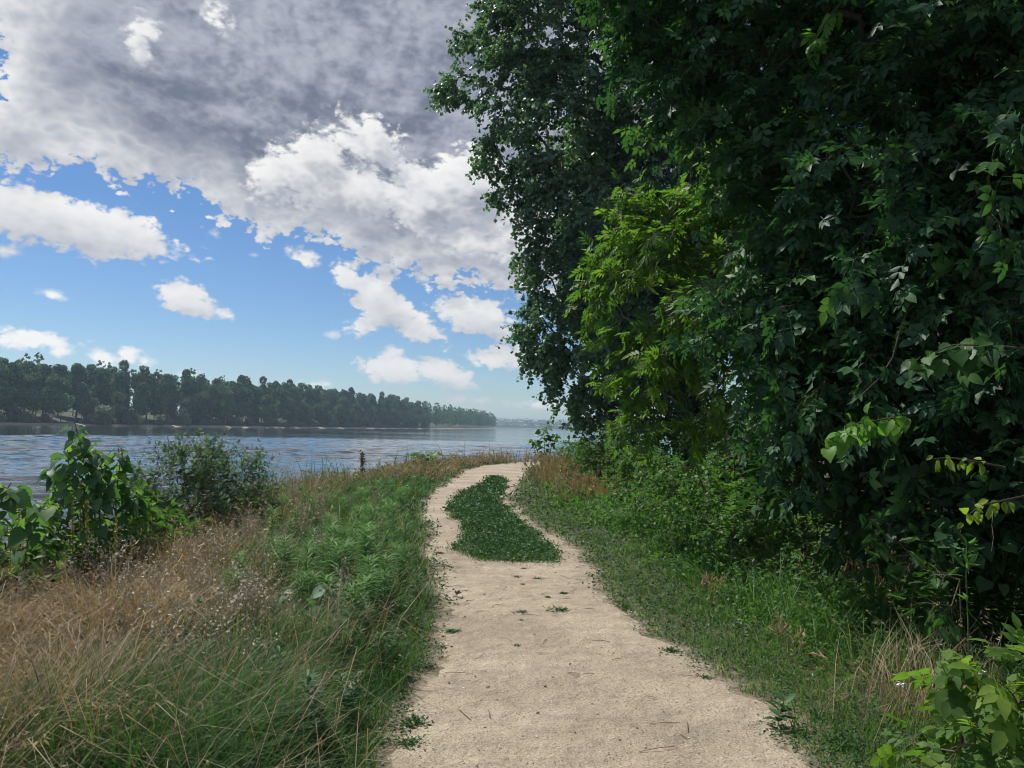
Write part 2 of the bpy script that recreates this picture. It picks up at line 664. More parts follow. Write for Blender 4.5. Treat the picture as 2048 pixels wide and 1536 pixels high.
def lobes_to_tips(lobes, per, shell=0.45):
    """points spread through ellipsoid lobes (cx, cy, cz, rx, ry, rz), denser towards the outside"""
    out = []
    for (cx, cy_, cz, rx, ry, rz_) in lobes:
        n = max(2, int(per * (rx * rz_ + ry * rz_ + rx * ry) / 3))
        u = unit(rng.normal(size=(n, 3)))
        rr = (shell + (1 - shell) * rng.random(n) ** 0.6)[:, None]
        out.append(np.array([cx, cy_, cz]) + u * rr * np.array([rx, ry, rz_]))
    return np.concatenate(out)


def leaves_on(tips, dirs, centre, twigs, twig_len, per_twig, droop, size, spread=0.9, normal_up=0.8, hang=0.35):
    """twigs sprout from every tip; leaves alternate along them. Returns twig chains and leaf arrays"""
    n = len(tips)
    out = unit(tips - centre)
    d0 = np.repeat(unit(dirs * 0.7 + out * 0.8), twigs, axis=0)
    d = unit(d0 + rng.normal(0, spread, (n * twigs, 3)) * 0.6 + np.array([0, 0, -droop]))
    base = np.repeat(tips, twigs, axis=0)
    L = twig_len * rng.uniform(0.55, 1.25, n * twigs)
    end = base + d * L[:, None] + np.array([0, 0, -1.0]) * (L * hang * 0.6)[:, None]
    mid = (base + end) / 2 + np.array([0, 0, 1.0]) * (L * hang * 0.22)[:, None]
    chains = (base, mid, end)
    s = np.tile(np.linspace(0.15, 1.0, per_twig), n * twigs) + rng.normal(0, 0.04, n * twigs * per_twig)
    s = np.clip(s, 0.05, 1.0)[:, None]
    b, m, e = [np.repeat(q, per_twig, axis=0) for q in chains]
    pos = b * (1 - s) ** 2 + 2 * m * s * (1 - s) + e * s * s
    td = unit(2 * (m - b) * (1 - s) + 2 * (e - m) * s)
    side = unit(np.cross(td, rng.normal(0, 1, pos.shape) + np.array([0, 0, 1.5])))
    sg = np.where(np.arange(len(pos)) % 2 == 0, 1.0, -1.0)[:, None]
    ax = unit(td * 0.55 + side * sg * 0.9 + rng.normal(0, 0.3, pos.shape) + np.array([0, 0, -hang]))
    nr = unit(np.array([0, 0, normal_up]) + rng.normal(0, 0.45, pos.shape) + np.repeat(np.repeat(out, twigs, axis=0), per_twig, axis=0) * 0.35)
    sz = size * rng.uniform(0.65, 1.2, len(pos))
    return chains, pos, frames(ax, nr), sz


def twig_mesh(chains, r0=0.004, share=1.0):
    b, m, e = chains
    if share < 1.0:
        k = rng.random(len(b)) < share
        b, m, e = b[k], m[k], e[k]
    n = len(b)
    d = unit(e - b)
    u = unit(np.cross(d, np.array([0.3, 0.2, 1.0])))
    v = np.cross(d, u)
    a = np.arange(3) / 3 * 2 * math.pi
    ring = np.cos(a)[None, :, None] * u[:, None, :] + np.sin(a)[None, :, None] * v[:, None, :]
    V = np.concatenate([b[:, None] + ring * r0, m[:, None] + ring * r0 * 0.7, e[:, None]], axis=1)
    T = []
    for j in range(3):
        j2 = (j + 1) % 3
        T += [[j, j2, 3 + j2], [j, 3 + j2, 3 + j], [3 + j, 3 + j2, 6]]
    T = np.array(T)[None] + (np.arange(n) * 7)[:, None, None]
    return V.reshape(-1, 3), T.reshape(-1, 3), np.full(n * 7, 0.5)


def in_frame(P, margin=0):
    x, y, z = project(P)
    return (z > 0.2) & (x > -margin) & (x < 2048 + margin) & (y > -margin) & (y < 1536 + margin), z


LEAF_VARIANTS = {}


def leaf_meshes(name, tpl, mat, n=7):
    key = (name, mat.name)
    if key not in LEAF_VARIANTS:
        out = []
        for k in range(n):
            V = tpl[0].copy()
            V[:, 2] += rng.normal(0, 0.02) * np.sin(V[:, 1] * 6 + k) + rng.normal(0, 0.08) * V[:, 1] ** 2
            out.append(mesh_np(name, V, tpl[1], mat, np.full(len(V), (k + 0.5) / n), link=False))
        LEAF_VARIANTS[key] = out
    return LEAF_VARIANTS[key]


def single_leaves(root, origin, tpl, mat, pos, rot, size, vname='leaf'):
    ms = leaf_meshes(vname, tpl, mat)
    for i in range(len(pos)):
        o = bpy.data.objects.new('leaf', ms[int(rng.integers(len(ms)))])
        COL.objects.link(o)
        o.parent = root
        M = np.eye(4)
        M[:3, :3] = rot[i] * size[i]
        M[:3, 3] = pos[i] - origin
        o.matrix_local = Matrix(M.tolist())


def plant(name, label, cat, base, trunk, lobes, mats, per=40, twigs=3, twig_len=0.4, per_twig=6, droop=0.1, size=0.1,
          tpl=LEAF_OVATE, tpl_name='ovate', n_single=0, group=None, r_tip=0.005, hang=0.35, shell=0.45, step=0.5, jitter_rnd=None,
          parts=('trunk', 'crown'), normal_up=0.8, spread=0.9, r_pow=0.42, cull=None, lite=None, twig_share=1.0):
    """a tree or shrub: trunk with limbs, a crown of leaves, and its largest leaves in view as single pieces"""
    leaf_mat, bark_mat = mats
    base = np.asarray(base, float)
    root = empty(name, base)
    tag(root, label, cat, group)
    tips = lobes_to_tips(lobes, per, shell)
    if cull is not None:
        tips = tips[cull(tips)]
    chains, tp, td = branch_skeleton(trunk, tips, r_tip, r_pow, step=step)
    centre = np.array([np.mean([l[0] for l in lobes]), np.mean([l[1] for l in lobes]), np.mean([l[2] for l in lobes])])
    tw, pos, rot, sz = leaves_on(tp, td, centre, twigs, twig_len, per_twig, droop, size, spread, normal_up, hang)
    keep = pos[:, 2] > 0.03 + base[2] * 0
    crnd = np.repeat(rng.beta(1.6, 1.8, len(tp)), twigs * per_twig)
    pos, rot, sz, crnd = pos[keep], rot[keep], sz[keep], crnd[keep]
    tV, tT, tR = tubes(chains)
    wV, wT, wR = twig_mesh(tw, max(0.0025, r_tip * 0.6), twig_share)
    V, T, R = join([(tV, tT, tR), (wV, wT, wR)])
    mesh_np(parts[0], V - base, T, bark_mat, R, smooth=True, parent=root)
    single = np.zeros(len(pos), bool)
    if n_single:
        inside, z = in_frame(pos, 0)
        score = np.where(inside, sz / z, 0) * rng.uniform(0.85, 1.0, len(pos))
        idx = np.argsort(-score)[:n_single]
        idx = idx[score[idx] > 0]
        single[idx] = True
        single_leaves(root, base, tpl, leaf_mat, pos[idx], rot[idx], sz[idx], tpl_name)
    rest = ~single
    if rest.any():
        lt = lite or tpl
        V, T = stamp(lt[0], lt[1], pos[rest], rot[rest], sz[rest])
        r = np.repeat(np.clip(0.55 * crnd[rest] + 0.5 * rng.random(rest.sum()) - 0.03, 0, 1), len(lt[0]))
        c = mesh_np(parts[1], V - base, T, leaf_mat, r, parent=root)
        if n_single or len(pos) > 300:
            c['kind'] = 'stuff'
    return root


def px_lobes(items, squash=1.0):
    """lobes measured as (bearing x, y, depth, half width, half height in photograph pixels)"""
    out = []
    for it in items:
        bx, by, Y, rx = it[:4]
        ry = it[4] if len(it) > 4 else rx
        p = at(bx, by, Y)
        k = Y / FPX
        out.append((p[0], p[1], p[2], rx * k, (rx + ry) / 2 * k * squash, ry * k))
    return out

# ------------------------------------------------------------------ the land, the path, the river
BANK = np.array([(-4.6, -60), (-4.5, 0), (-4.3, 12), (-4.1, 20), (-3.5, 25), (-2.2, 30.5), (0.2, 36), (4, 40.5), (12, 46), (40, 55), (200, 80), (4000, 400)])
WATER_Z = -2.0
PATH_L = np.array([(-0.55, -3), (-0.50, 1.5), (-0.48, 3.7), (-0.54, 4.1), (-0.47, 5.2), (-0.59, 7.15), (-0.82, 8.9), (-1.30, 12.4), (-1.68, 15.5), (-1.77, 18.4),
                   (-1.72, 23), (-1.55, 28), (-1.0, 31.5), (0.6, 35.2), (4.0, 38.6), (12, 43.5)])
PATH_R = np.array([(1.45, -3), (1.45, 1.5), (1.45, 3.8), (1.58, 4.4), (1.42, 4.85), (1.13, 6.1), (0.93, 8.5), (0.92, 10.2), (0.36, 12.8), (-0.02, 17.0),
                   (0.12, 20), (0.31, 23.4), (0.62, 28), (0.80, 31), (1.9, 33.6), (5.0, 36.8), (12.5, 41.6)])
ISLAND = np.array([(-0.50, 24.5), (-0.78, 20.8), (-1.05, 17.9), (-1.14, 14.7), (-0.74, 12.6), (-0.62, 11.4), (-0.62, 10.3), (-0.42, 9.2), (0.1, 9.15), (0.62, 9.6), (0.45, 10.7), (0.20, 12.3),
                   (-0.08, 14.3), (-0.28, 16.9), (-0.15, 20), (-0.20, 23.5)])


def bank_dist(x, y):
    """metres inland from the top of the bank (negative on the slope)"""
    xb = np.interp(y, BANK[:, 1], BANK[:, 0])
    sl = (np.interp(y + 0.5, BANK[:, 1], BANK[:, 0]) - np.interp(y - 0.5, BANK[:, 1], BANK[:, 0]))
    wob = (vnoise(x * 0.4, y * 0.4, 1.0, 11, 2) - 0.5) * 0.9
    return (x - xb) / np.sqrt(1 + sl * sl) + wob


def in_poly(x, y, poly):
    inside = np.zeros(np.shape(x), bool)
    j = len(poly) - 1
    for i in range(len(poly)):
        xi, yi = poly[i]
        xj, yj = poly[j]
        c = ((yi > y) != (yj > y)) & (x < (xj - xi) * (y - yi) / (yj - yi + 1e-12) + xi)
        inside ^= c
        j = i
    return inside


def edge_l(x, y):
    return x - np.interp(y, PATH_L[:, 1], PATH_L[:, 0])


def edge_r(x, y):
    return x - np.interp(y, PATH_R[:, 1], PATH_R[:, 0])


def ragged(x, y):
    """how far the worn edge strays at this place along the track (different on the two sides)"""
    k = np.where(x < (np.interp(y, PATH_L[:, 1], PATH_L[:, 0]) + np.interp(y, PATH_R[:, 1], PATH_R[:, 0])) / 2, 0.0, 57.0)
    return (vnoise(y, k, 1.6, 21, 3) - 0.5) * 0.30 + (vnoise(y, k, 9.0, 22, 3) - 0.5) * 0.17


def on_path(x, y, grow=0.0):
    w = ragged(x, y)
    return (edge_l(x, y) + w > -grow) & (edge_r(x, y) + w < grow) & (y < 41.5)


def on_island(x, y):
    w = (vnoise(x, y, 2.6, 31, 3) - 0.5) * 0.5
    u = (vnoise(x, y, 2.6, 33, 3) - 0.5) * 0.9
    return in_poly(x + w, y + u, ISLAND)


def gz(x, y):
    """height of the ground"""
    x, y = np.asarray(x, float), np.asarray(y, float)
    t = bank_dist(x, y)
    z = -3.1 * sstep(0.1, -5.2, t)
    off = np.minimum(sstep(0.0, 1.2, np.maximum(-edge_l(x, y), edge_r(x, y))), sstep(-0.5, 1.0, t))
    z = z + off * ((vnoise(x, y, 0.7, 5, 2) - 0.45) * 0.16 + 0.03)
    z = z + (vnoise(x, y, 0.35, 6, 2) - 0.5) * 0.03
    # shallow wheel tracks
    return z


def graded(lo, a, b, hi, fine, grow=1.25):
    mid = np.arange(a, b + fine, fine)
    up, s, v = [], fine, mid[-1]
    while v < hi:
        s *= grow
        v += s
        up.append(v)
    dn, s, v = [], fine, mid[0]
    while v > lo:
        s *= grow
        v -= s
        dn.append(v)
    return np.concatenate([dn[::-1], mid, up])


def grid_mesh(name, xs, ys, zf, mat, keep=None, kind='structure', smooth=True):
    X, Y = np.meshgrid(xs, ys)
    Z = zf(X, Y)
    V = np.stack([X, Y, Z], -1).reshape(-1, 3)
    nx = len(xs)
    i = np.arange(len(ys) - 1)[:, None] * nx + np.arange(nx - 1)[None, :]
    Q = np.stack([i, i + 1, i + nx + 1, i + nx], -1).reshape(-1, 4)
    if keep is not None:
        c = V[Q].mean(axis=1)
        Q = Q[keep(c[:, 0], c[:, 1])]
        used, inv = np.unique(Q, return_inverse=True)
        V, Q = V[used], inv.reshape(-1, 4)
    o = mesh_np(name, V, Q, mat, smooth=smooth)
    o['kind'] = kind
    return o


# soil under the plants; colour darkened so the gaps between them read as shade
m_soil, n = new_mat('soil')
geo = n.add('ShaderNodeNewGeometry')
a = n.noise(geo.outputs['Position'], 1.3, 6.0, 0.65)
b = n.noise(geo.outputs['Position'], 22.0, 4.0, 0.7)
c = n.colors(a, [(0.32, (0.040, 0.050, 0.022)), (0.5, (0.070, 0.066, 0.036)), (0.68, (0.115, 0.095, 0.058))])
sandy = n.math('MULTIPLY', n.add('ShaderNodeAttribute', attribute_name='rnd').outputs['Fac'], n.ramp(n.noise(geo.outputs['Position'], 5.0, 5.0, 0.7), 0.38, 0.58, 0.25, 1.0))
c = n.mix(sandy, c, (0.30, 0.245, 0.18, 1))
c = n.mix(0.6, c, n.colors(b, [(0.3, (0.25, 0.25, 0.25)), (0.7, (0.72, 0.72, 0.72))]), 'OVERLAY')
pr = n.add('ShaderNodeBsdfPrincipled', i_Roughness=0.95)
n.put(pr.inputs['Base Color'], c)
n.put(pr.inputs['Normal'], n.add('ShaderNodeBump', i_Strength=0.8, i_Distance=0.03, i_Height=b).outputs[0])
n.add('ShaderNodeOutputMaterial', i_Surface=pr.outputs[0])

# pale sandy gravel of the path
m_path, n = new_mat('sandy_gravel')
geo = n.add('ShaderNodeNewGeometry')
P = geo.outputs['Position']
big = n.noise(P, 0.9, 4.0, 0.6)
mid = n.noise(P, 6.0, 4.0, 0.65)
grain = n.noise(P, 85.0, 3.0, 0.75)
c = n.colors(big, [(0.30, (0.272, 0.224, 0.162)), (0.52, (0.365, 0.305, 0.226)), (0.72, (0.440, 0.374, 0.283))])
c = n.mix(0.45, c, n.colors(mid, [(0.3, (0.30, 0.30, 0.30)), (0.7, (0.66, 0.66, 0.66))]), 'OVERLAY')
c = n.mix(0.75, c, n.colors(grain, [(0.32, (0.22, 0.21, 0.20)), (0.48, (0.5, 0.5, 0.5)), (0.66, (0.74, 0.74, 0.74))]), 'OVERLAY')
vo = n.add('ShaderNodeTexVoronoi', i_Vector=P, i_Scale=34.0, i_Randomness=1.0)
speck = n.ramp(vo.outputs['Distance'], 0.10, 0.20, 1.0, 0.0)
pick = n.ramp(n.add('ShaderNodeSeparateColor', i_0=vo.outputs['Color']).outputs[0], 0.62, 0.66)
c = n.mix(n.math('MULTIPLY', n.math('MULTIPLY', speck, pick), 0.75), c, (0.13, 0.105, 0.08, 1))
pr = n.add('ShaderNodeBsdfPrincipled', i_Roughness=0.93)
n.put(pr.inputs['Base Color'], c)
h = n.math('ADD', n.math('MULTIPLY', grain, 0.5), n.math('ADD', n.math('MULTIPLY', mid, 2.6), n.math('MULTIPLY', speck, n.math('MULTIPLY', pick, 0.5))))
n.put(pr.inputs['Normal'], n.add('ShaderNodeBump', i_Strength=0.9, i_Distance=0.022, i_Height=h).outputs[0])
n.add('ShaderNodeOutputMaterial', i_Surface=pr.outputs[0])

# river water with wind ripples
m_water, n = new_mat('river_water')
geo = n.add('ShaderNodeNewGeometry')
P = geo.outputs['Position']
mp = n.add('ShaderNodeMapping', i_Vector=P, i_Scale=(0.42, 1.0, 1.0), i_Rotation=(0, 0, math.radians(-10)))
far_only = n.ramp(n.vmath('LENGTH', P, out=1), 110.0, 190.0)
w1 = n.noise(mp.outputs[0], 0.34, 2.0, 0.5, 0.4)
w2 = n.noise(mp.outputs[0], 1.1, 2.0, 0.55, 0.3)
calm = n.ramp(n.noise(n.add('ShaderNodeMapping', i_Vector=P, i_Scale=(0.22, 1, 1)).outputs[0], 0.020, 3.0, 0.6), 0.40, 0.60, 0.45, 1.2)
h = n.math('MULTIPLY', n.math('ADD', n.math('MULTIPLY', n.math('MULTIPLY', w1, far_only), 0.20), n.math('MULTIPLY', w2, n.math('MULTIPLY_ADD', far_only, -0.07, 0.11))), calm)
pr = n.add('ShaderNodeBsdfPrincipled', i_Roughness=0.06, i_IOR=1.333)
pr.inputs['Base Color'].default_value = (0.020, 0.030, 0.034, 1)
n.put(pr.inputs['Normal'], n.add('ShaderNodeBump', i_Strength=1.0, i_Distance=1.0, i_Height=h).outputs[0])
n.add('ShaderNodeOutputMaterial', i_Surface=pr.outputs[0])

ground = grid_mesh('ground', graded(-3500, -7, 6, 5000, 0.18, 1.22), graded(-60, 1, 22, 6000, 0.18, 1.16), gz, m_soil)
gv = np.empty(len(ground.data.vertices) * 3, np.float32)
ground.data.vertices.foreach_get('co', gv)
gv = gv.reshape(-1, 3)
dst = np.maximum(-(edge_l(gv[:, 0], gv[:, 1]) + ragged(gv[:, 0], gv[:, 1])), edge_r(gv[:, 0], gv[:, 1]) + ragged(gv[:, 0], gv[:, 1]))
ground.data.attributes.new('rnd', 'FLOAT', 'POINT').data.foreach_set('value', (sstep(0.32, -0.02, dst) * (gv[:, 1] < 42)).astype(np.float32))
tag(ground, 'soil of the river bank under the grass, darkened to read as shade', 'ground')
ys = np.concatenate([np.arange(-2, 12, 0.03), np.arange(12, 22, 0.06), np.arange(22, 41, 0.12)])
u = np.linspace(0, 1, 32)
xl = np.interp(ys, PATH_L[:, 1], PATH_L[:, 0])
xr = np.interp(ys, PATH_R[:, 1], PATH_R[:, 0])
xl = xl - ragged(xl, ys)
xr = xr - ragged(xr, ys)
X = xl[:, None] * (1 - u) + xr[:, None] * u
Y = np.repeat(ys[:, None], len(u), axis=1)
Z = gz(X, Y) + 0.005 + (vnoise(X, Y, 4.5, 41, 3) - 0.4) * 0.022 * np.minimum(1, np.minimum(u, 1 - u) * 9) - 0.007 * (np.minimum(u, 1 - u) <= 0)
i = np.arange(len(ys) - 1)[:, None] * len(u) + np.arange(len(u) - 1)[None, :]
path = mesh_np('path', np.stack([X, Y, Z], -1).reshape(-1, 3), np.stack([i, i + 1, i + len(u) + 1, i + len(u)], -1).reshape(-1, 4), m_path, smooth=True)
path['kind'] = 'structure'
tag(path, 'pale sandy track running along the river', 'path')
rr = [11.0]
while rr[-1] < 190:
    rr.append(rr[-1] + 0.26 + 0.0024 * rr[-1])
rr = np.array(rr)
aa = np.radians(np.linspace(-46, 10, 150))
A, Rr_ = np.meshgrid(aa, rr)
X, Y = np.sin(A) * Rr_, np.cos(A) * Rr_
Z = np.zeros_like(X)
for k in range(16):                       # wind waves running across the river
    lam = 0.8 * 1.13 ** k
    th = rng.normal(0.12, 0.38)
    ph = rng.random() * 6.283 + 3.0 * vnoise(X, Y, 0.35 / lam, 140 + k, 2)
    Z += 0.0095 * lam ** 0.9 * np.sin((X * math.sin(th) + Y * math.cos(th)) * 6.283 / lam + ph) * (0.3 + 1.1 * vnoise(X, Y, 0.22 / lam, 170 + k, 2))
Z *= 0.55 + 0.8 * sstep(0.35, 0.65, vnoise(X * 0.35, Y, 0.045, 190, 3))
Z *= sstep(190, 150, Rr_)
i = np.arange(len(rr) - 1)[:, None] * len(aa) + np.arange(len(aa) - 1)[None, :]
V1 = np.stack([X, Y, Z + WATER_Z], -1).reshape(-1, 3)
Q1 = np.stack([i, i + len(aa), i + len(aa) + 1, i + 1], -1).reshape(-1, 4)[:, ::-1]
zb = WATER_Z - 0.16
V2 = np.array([(-3400, -50, zb), (4800, -50, zb), (4800, 5900, zb), (-3400, 5900, zb)])
river = mesh_np('river', np.concatenate([V1, V2]), np.concatenate([Q1, np.array([[0, 1, 2, 3]]) + len(V1)]), m_water, smooth=True)
tag(river, 'wide rippled river reflecting the sky', 'water', kind='structure')

# the opposite bank, with a strip of pale sand at the water's edge
m_sand, n = new_mat('shore_sand')
geo = n.add('ShaderNodeNewGeometry')
zc = n.add('ShaderNodeSeparateXYZ', i_0=geo.outputs['Position']).outputs[2]
ns = n.noise(geo.outputs['Position'], 0.12, 4.0, 0.6)
lvl = n.math('ADD', zc, n.math('MULTIPLY_ADD', ns, 0.7, -0.35))
c = n.colors(n.ramp(lvl, -1.9, -1.05), [(0.0, (0.30, 0.25, 0.19)), (0.45, (0.38, 0.32, 0.24)), (0.8, (0.10, 0.11, 0.05)), (1.0, (0.05, 0.065, 0.028))])
pr = n.add('ShaderNodeBsdfPrincipled', i_Roughness=0.95)
n.put(pr.inputs['Base Color'], c)
n.add('ShaderNodeOutputMaterial', i_Surface=pr.outputs[0])


def shore_strip(name, line, widths, heights, label):
    """a bank that rises away from the water along a shoreline"""
    line = np.asarray(line, float)
    s = np.concatenate([[0], np.cumsum(np.linalg.norm(np.diff(line, axis=0), axis=1))])
    m = int(s[-1] / 8) + 2
    u = np.linspace(0, s[-1], m)
    P = np.stack([np.interp(u, s, line[:, 0]), np.interp(u, s, line[:, 1])], -1)
    P += (vnoise(u, u * 0, 0.03, 51, 3)[:, None] - 0.5) * 6 + (vnoise(u, u * 0, 0.15, 52, 2)[:, None] - 0.5) * 2
    d = unit(np.gradient(P, axis=0))
    nrm = np.stack([-d[:, 1], d[:, 0]], -1)
    rows = []
    for w, h in zip(widths, heights):
        q = P + nrm * w
        rows.append(np.column_stack([q, np.full(m, h) + (vnoise(q[:, 0], q[:, 1], 0.08, 53, 2) - 0.5) * (0.3 if h < 0 else 2.0)]))
    V = np.stack(rows, 1).reshape(-1, 3)
    k = len(widths)
    i = np.arange(m - 1)[:, None] * k + np.arange(k - 1)[None, :]
    Q = np.stack([i, i + k, i + k + 1, i + 1], -1).reshape(-1, 4)
    o = mesh_np(name, V, Q, m_sand, smooth=True)
    tag(o, label, 'river bank', kind='structure')
    return P, nrm


SHORE = [(-900, -80), (-420, 60), (-260, 175), (-188, 276), (-158, 340), (-135, 405), (-112, 500), (-85, 650), (-52, 880), (-18, 1180), (-30, 1260), (-120, 1330), (-400, 1420)]
shoreP, shoreN = shore_strip('far_bank', SHORE, [-6, -1, 2.5, 6, 14, 40, 90, 300], [-3.2, -2.35, -1.75, -1.3, -0.3, 3.0, 6.5, 8.0],
                             'opposite river bank with a strip of pale sand below the forest')
SHORE2 = [(-700, 2300), (-150, 2150), (150, 2050), (320, 1980), (480, 1900), (800, 1700), (1400, 1500)]
shore2P, shore2N = shore_strip('distant_bank', SHORE2, [-10, -1, 4, 12, 60, 400], [-3.2, -2.3, -1.4, 0.0, 2.0, 6.0],
                               'distant low river bank beyond the wooded headland')

# ------------------------------------------------------------------ the forest on the opposite bank
m_far = [
    foliage('far_leaves_dark', [(0.0, (0.030, 0.068, 0.036)), (1.0, (0.110, 0.180, 0.080))], 0.25, rough=0.6),
    foliage('far_leaves_mid', [(0.0, (0.040, 0.088, 0.042)), (1.0, (0.150, 0.225, 0.095))], 0.25, rough=0.6),
    foliage('far_leaves_olive', [(0.0, (0.060, 0.085, 0.042)), (1.0, (0.150, 0.180, 0.090))], 0.25, rough=0.6),
    foliage('far_willow_leaves', [(0.0, (0.12, 0.14, 0.07)), (1.0, (0.24, 0.26, 0.14))], 0.25, rough=0.6),
]
m_pale_bark = bark('pale_bark', (0.16, 0.14, 0.12), (0.34, 0.31, 0.27), 0.8)
CLUMP = (np.array([[-0.5, 0, 0.1], [0.1, -0.45, -0.1], [0.55, 0.1, 0.12], [0.0, 0.5, -0.05], [-0.1, 0.05, 0.3]]),
         np.array([[0, 1, 4], [1, 2, 4], [2, 3, 4], [3, 0, 4]]))


def rand_rot(n):
    return frames(unit(rng.normal(size=(n, 3))), unit(rng.normal(size=(n, 3))))


def far_crown(h, w, bottom, kind, count, size):
    """leaf clumps on a handful of lobes stacked round the stem"""
    lobes = []
    nl = 9 if kind != 'spire' else 7
    for k in range(nl):
        t = (k + rng.random() * 0.7) / nl
        zc = bottom + (h - bottom) * (0.12 + 0.80 * t)
        prof = math.sin(math.pi * min(1, 0.22 + 0.74 * t)) if kind != 'spire' else (1.05 - 0.85 * t)
        r = w * (0.42 + 0.2 * rng.random()) * (0.55 + 0.5 * prof)
        a = rng.random() * 6.283
        off = w * 0.5 * prof * rng.random()
        lobes.append((math.cos(a) * off, math.sin(a) * off, zc, r, r, r * (0.75 if kind != 'spire' else 1.3)))
    A = np.array([l[3] * l[5] for l in lobes])
    pts, tone = [], []
    for l, s in zip(lobes, A / A.sum()):
        n = int(count * s) + 5
        u = unit(rng.normal(size=(n, 3)))
        rr = (0.55 + 0.5 * rng.random(n) ** 0.7)[:, None]
        pts.append(np.array(l[:3]) + u * rr * np.array(l[3:]))
        tone.append(np.full(n, rng.random()))
    P, tone = np.concatenate(pts), np.concatenate(tone)
    tone = tone[P[:, 2] > 0.1]
    P = P[P[:, 2] > 0.1]
    V, T = stamp(CLUMP[0], CLUMP[1], P, rand_rot(len(P)), size * rng.uniform(0.6, 1.3, len(P)))
    return V, T, np.repeat(0.65 * tone + 0.35 * rng.random(len(P)), len(CLUMP[0]))


def far_proto(h, w, bottom, kind, mat, count, size=0.75):
    V, T, R = far_crown(h, w, bottom, kind, count, size)
    cm = mesh_np('crown', V, T, mat, R, link=False)
    ch = []
    lean = rng.normal(0, 0.03, 2)
    zs = np.linspace(0, h * 0.93, 7)
    ch.append((np.column_stack([lean[0] * zs, lean[1] * zs, zs - 0.6]), np.linspace(0.26, 0.05, 7)))
    for k in range(6):
        z0 = h * rng.uniform(0.3, 0.75)
        a = rng.random() * 6.283
        L = w * rng.uniform(0.4, 0.8)
        ch.append((np.array([[lean[0] * z0, lean[1] * z0, z0 - 0.6], [math.cos(a) * L * 0.5, math.sin(a) * L * 0.5, z0 + L * 0.5], [math.cos(a) * L * 0.8, math.sin(a) * L * 0.8, z0 + L * 1.3]]), np.array([0.10, 0.07, 0.03])))
    V, T, R = tubes(ch, 5)
    tm = mesh_np('trunk', V, T, m_pale_bark, R, smooth=True, link=False)
    return cm, tm


protos = [
    ('poplar_tree', 0, far_proto(25, 6.2, 3.5, 'round', m_far[0], 2600)),
    ('poplar_tree', 1, far_proto(23, 5.8, 4.0, 'round', m_far[1], 2400)),
    ('poplar_tree', 0, far_proto(27, 4.6, 3.0, 'spire', m_far[0], 2200)),
    ('poplar_tree', 1, far_proto(24, 6.6, 3.0, 'round', m_far[1], 2800)),
    ('willow_tree', 2, far_proto(18, 6.4, 1.0, 'round', m_far[2], 2600)),
    ('willow_tree', 2, far_proto(14, 5.6, 0.3, 'round', m_far[2], 2200)),
    ('poplar_tree', 0, far_proto(26, 5.6, 6.0, 'round', m_far[0], 2300)),
]
KINDS = ['tall dark green poplar in the forest on the opposite bank',
         'tall mid green poplar in the forest on the opposite bank',
         'olive green willow with a rounded crown in the forest on the opposite bank']


def put_tree(pr_, x, y, z, s, rz):
    name, kind, (cm, tm) = pr_
    root = empty(name, (x, y, z))
    root.rotation_euler = (0, 0, rz)
    root.scale = (s * rng.uniform(0.9, 1.15), s * rng.uniform(0.9, 1.15), s)
    tag(root, KINDS[kind], 'tree', ['dark poplars of the far forest', 'green poplars of the far forest', 'olive willows of the far forest'][kind])
    obj_of('trunk', tm, root)
    obj_of('crown', cm, root)


def shore_point(u, back):
    i = np.clip(u * (len(shoreP) - 1), 0, len(shoreP) - 1.001)
    k = int(i)
    f = i - k
    p = shoreP[k] * (1 - f) + shoreP[k + 1] * f
    q = shoreN[k]
    return p + q * back


def bank_height(back):
    return float(np.interp(back, [-6, -1, 2.5, 6, 14, 40, 90, 300], [-3.2, -2.35, -1.75, -1.3, -0.3, 3.0, 6.5, 8.0]))


# rows of single trees on the stretch that stands nearest, the rest of the wood as one mass
ucum = np.linspace(0, 1, len(shoreP))
seen = []
for k in range(len(shoreP)):
    x, y, z = project(np.array([[shoreP[k][0], shoreP[k][1], 0]]))
    seen.append(x[0] if z[0] > 1 else -9999)
seen = np.array(seen)
near_u = ucum[(seen > -160) & (shoreP[:, 1] > 150) & (shoreP[:, 1] < 760)]
u0, u1 = near_u.min(), near_u.max()
length = (u1 - u0) * np.sum(np.linalg.norm(np.diff(shoreP, axis=0), axis=1))
n_single = 0
for row, (back, gap) in enumerate([(11, 6.8), (19, 6.0), (29, 6.0)]):
    n = int(length / gap)
    for k in range(n):
        u = u0 + (u1 - u0) * (k + rng.uniform(-0.35, 0.35)) / n
        b = back + rng.normal(0, 2.0)
        p = shore_point(np.clip(u, 0, 1), b)
        if row == 0:
            pk = int(rng.choice([1, 3, 4, 5, 5, 0], p=[0.2, 0.2, 0.22, 0.18, 0.1, 0.1]))
        else:
            pk = int(rng.choice([0, 1, 2, 3, 6], p=[0.28, 0.2, 0.2, 0.14, 0.18]))
        s = rng.uniform(0.82, 1.08) * (0.92 if row == 0 else 1.0)
        if n_single < 300:
            put_tree(protos[pk], p[0], p[1], bank_height(b) - 0.3, s, rng.random() * 6.283)
            n_single += 1


CHEAP = [far_crown(h_, w_, 1.5, 'round', c_, 1.5) for h_, w_, c_ in ((25, 6.2, 420), (23, 5.6, 380), (27, 4.8, 380), (24, 6.6, 430))]


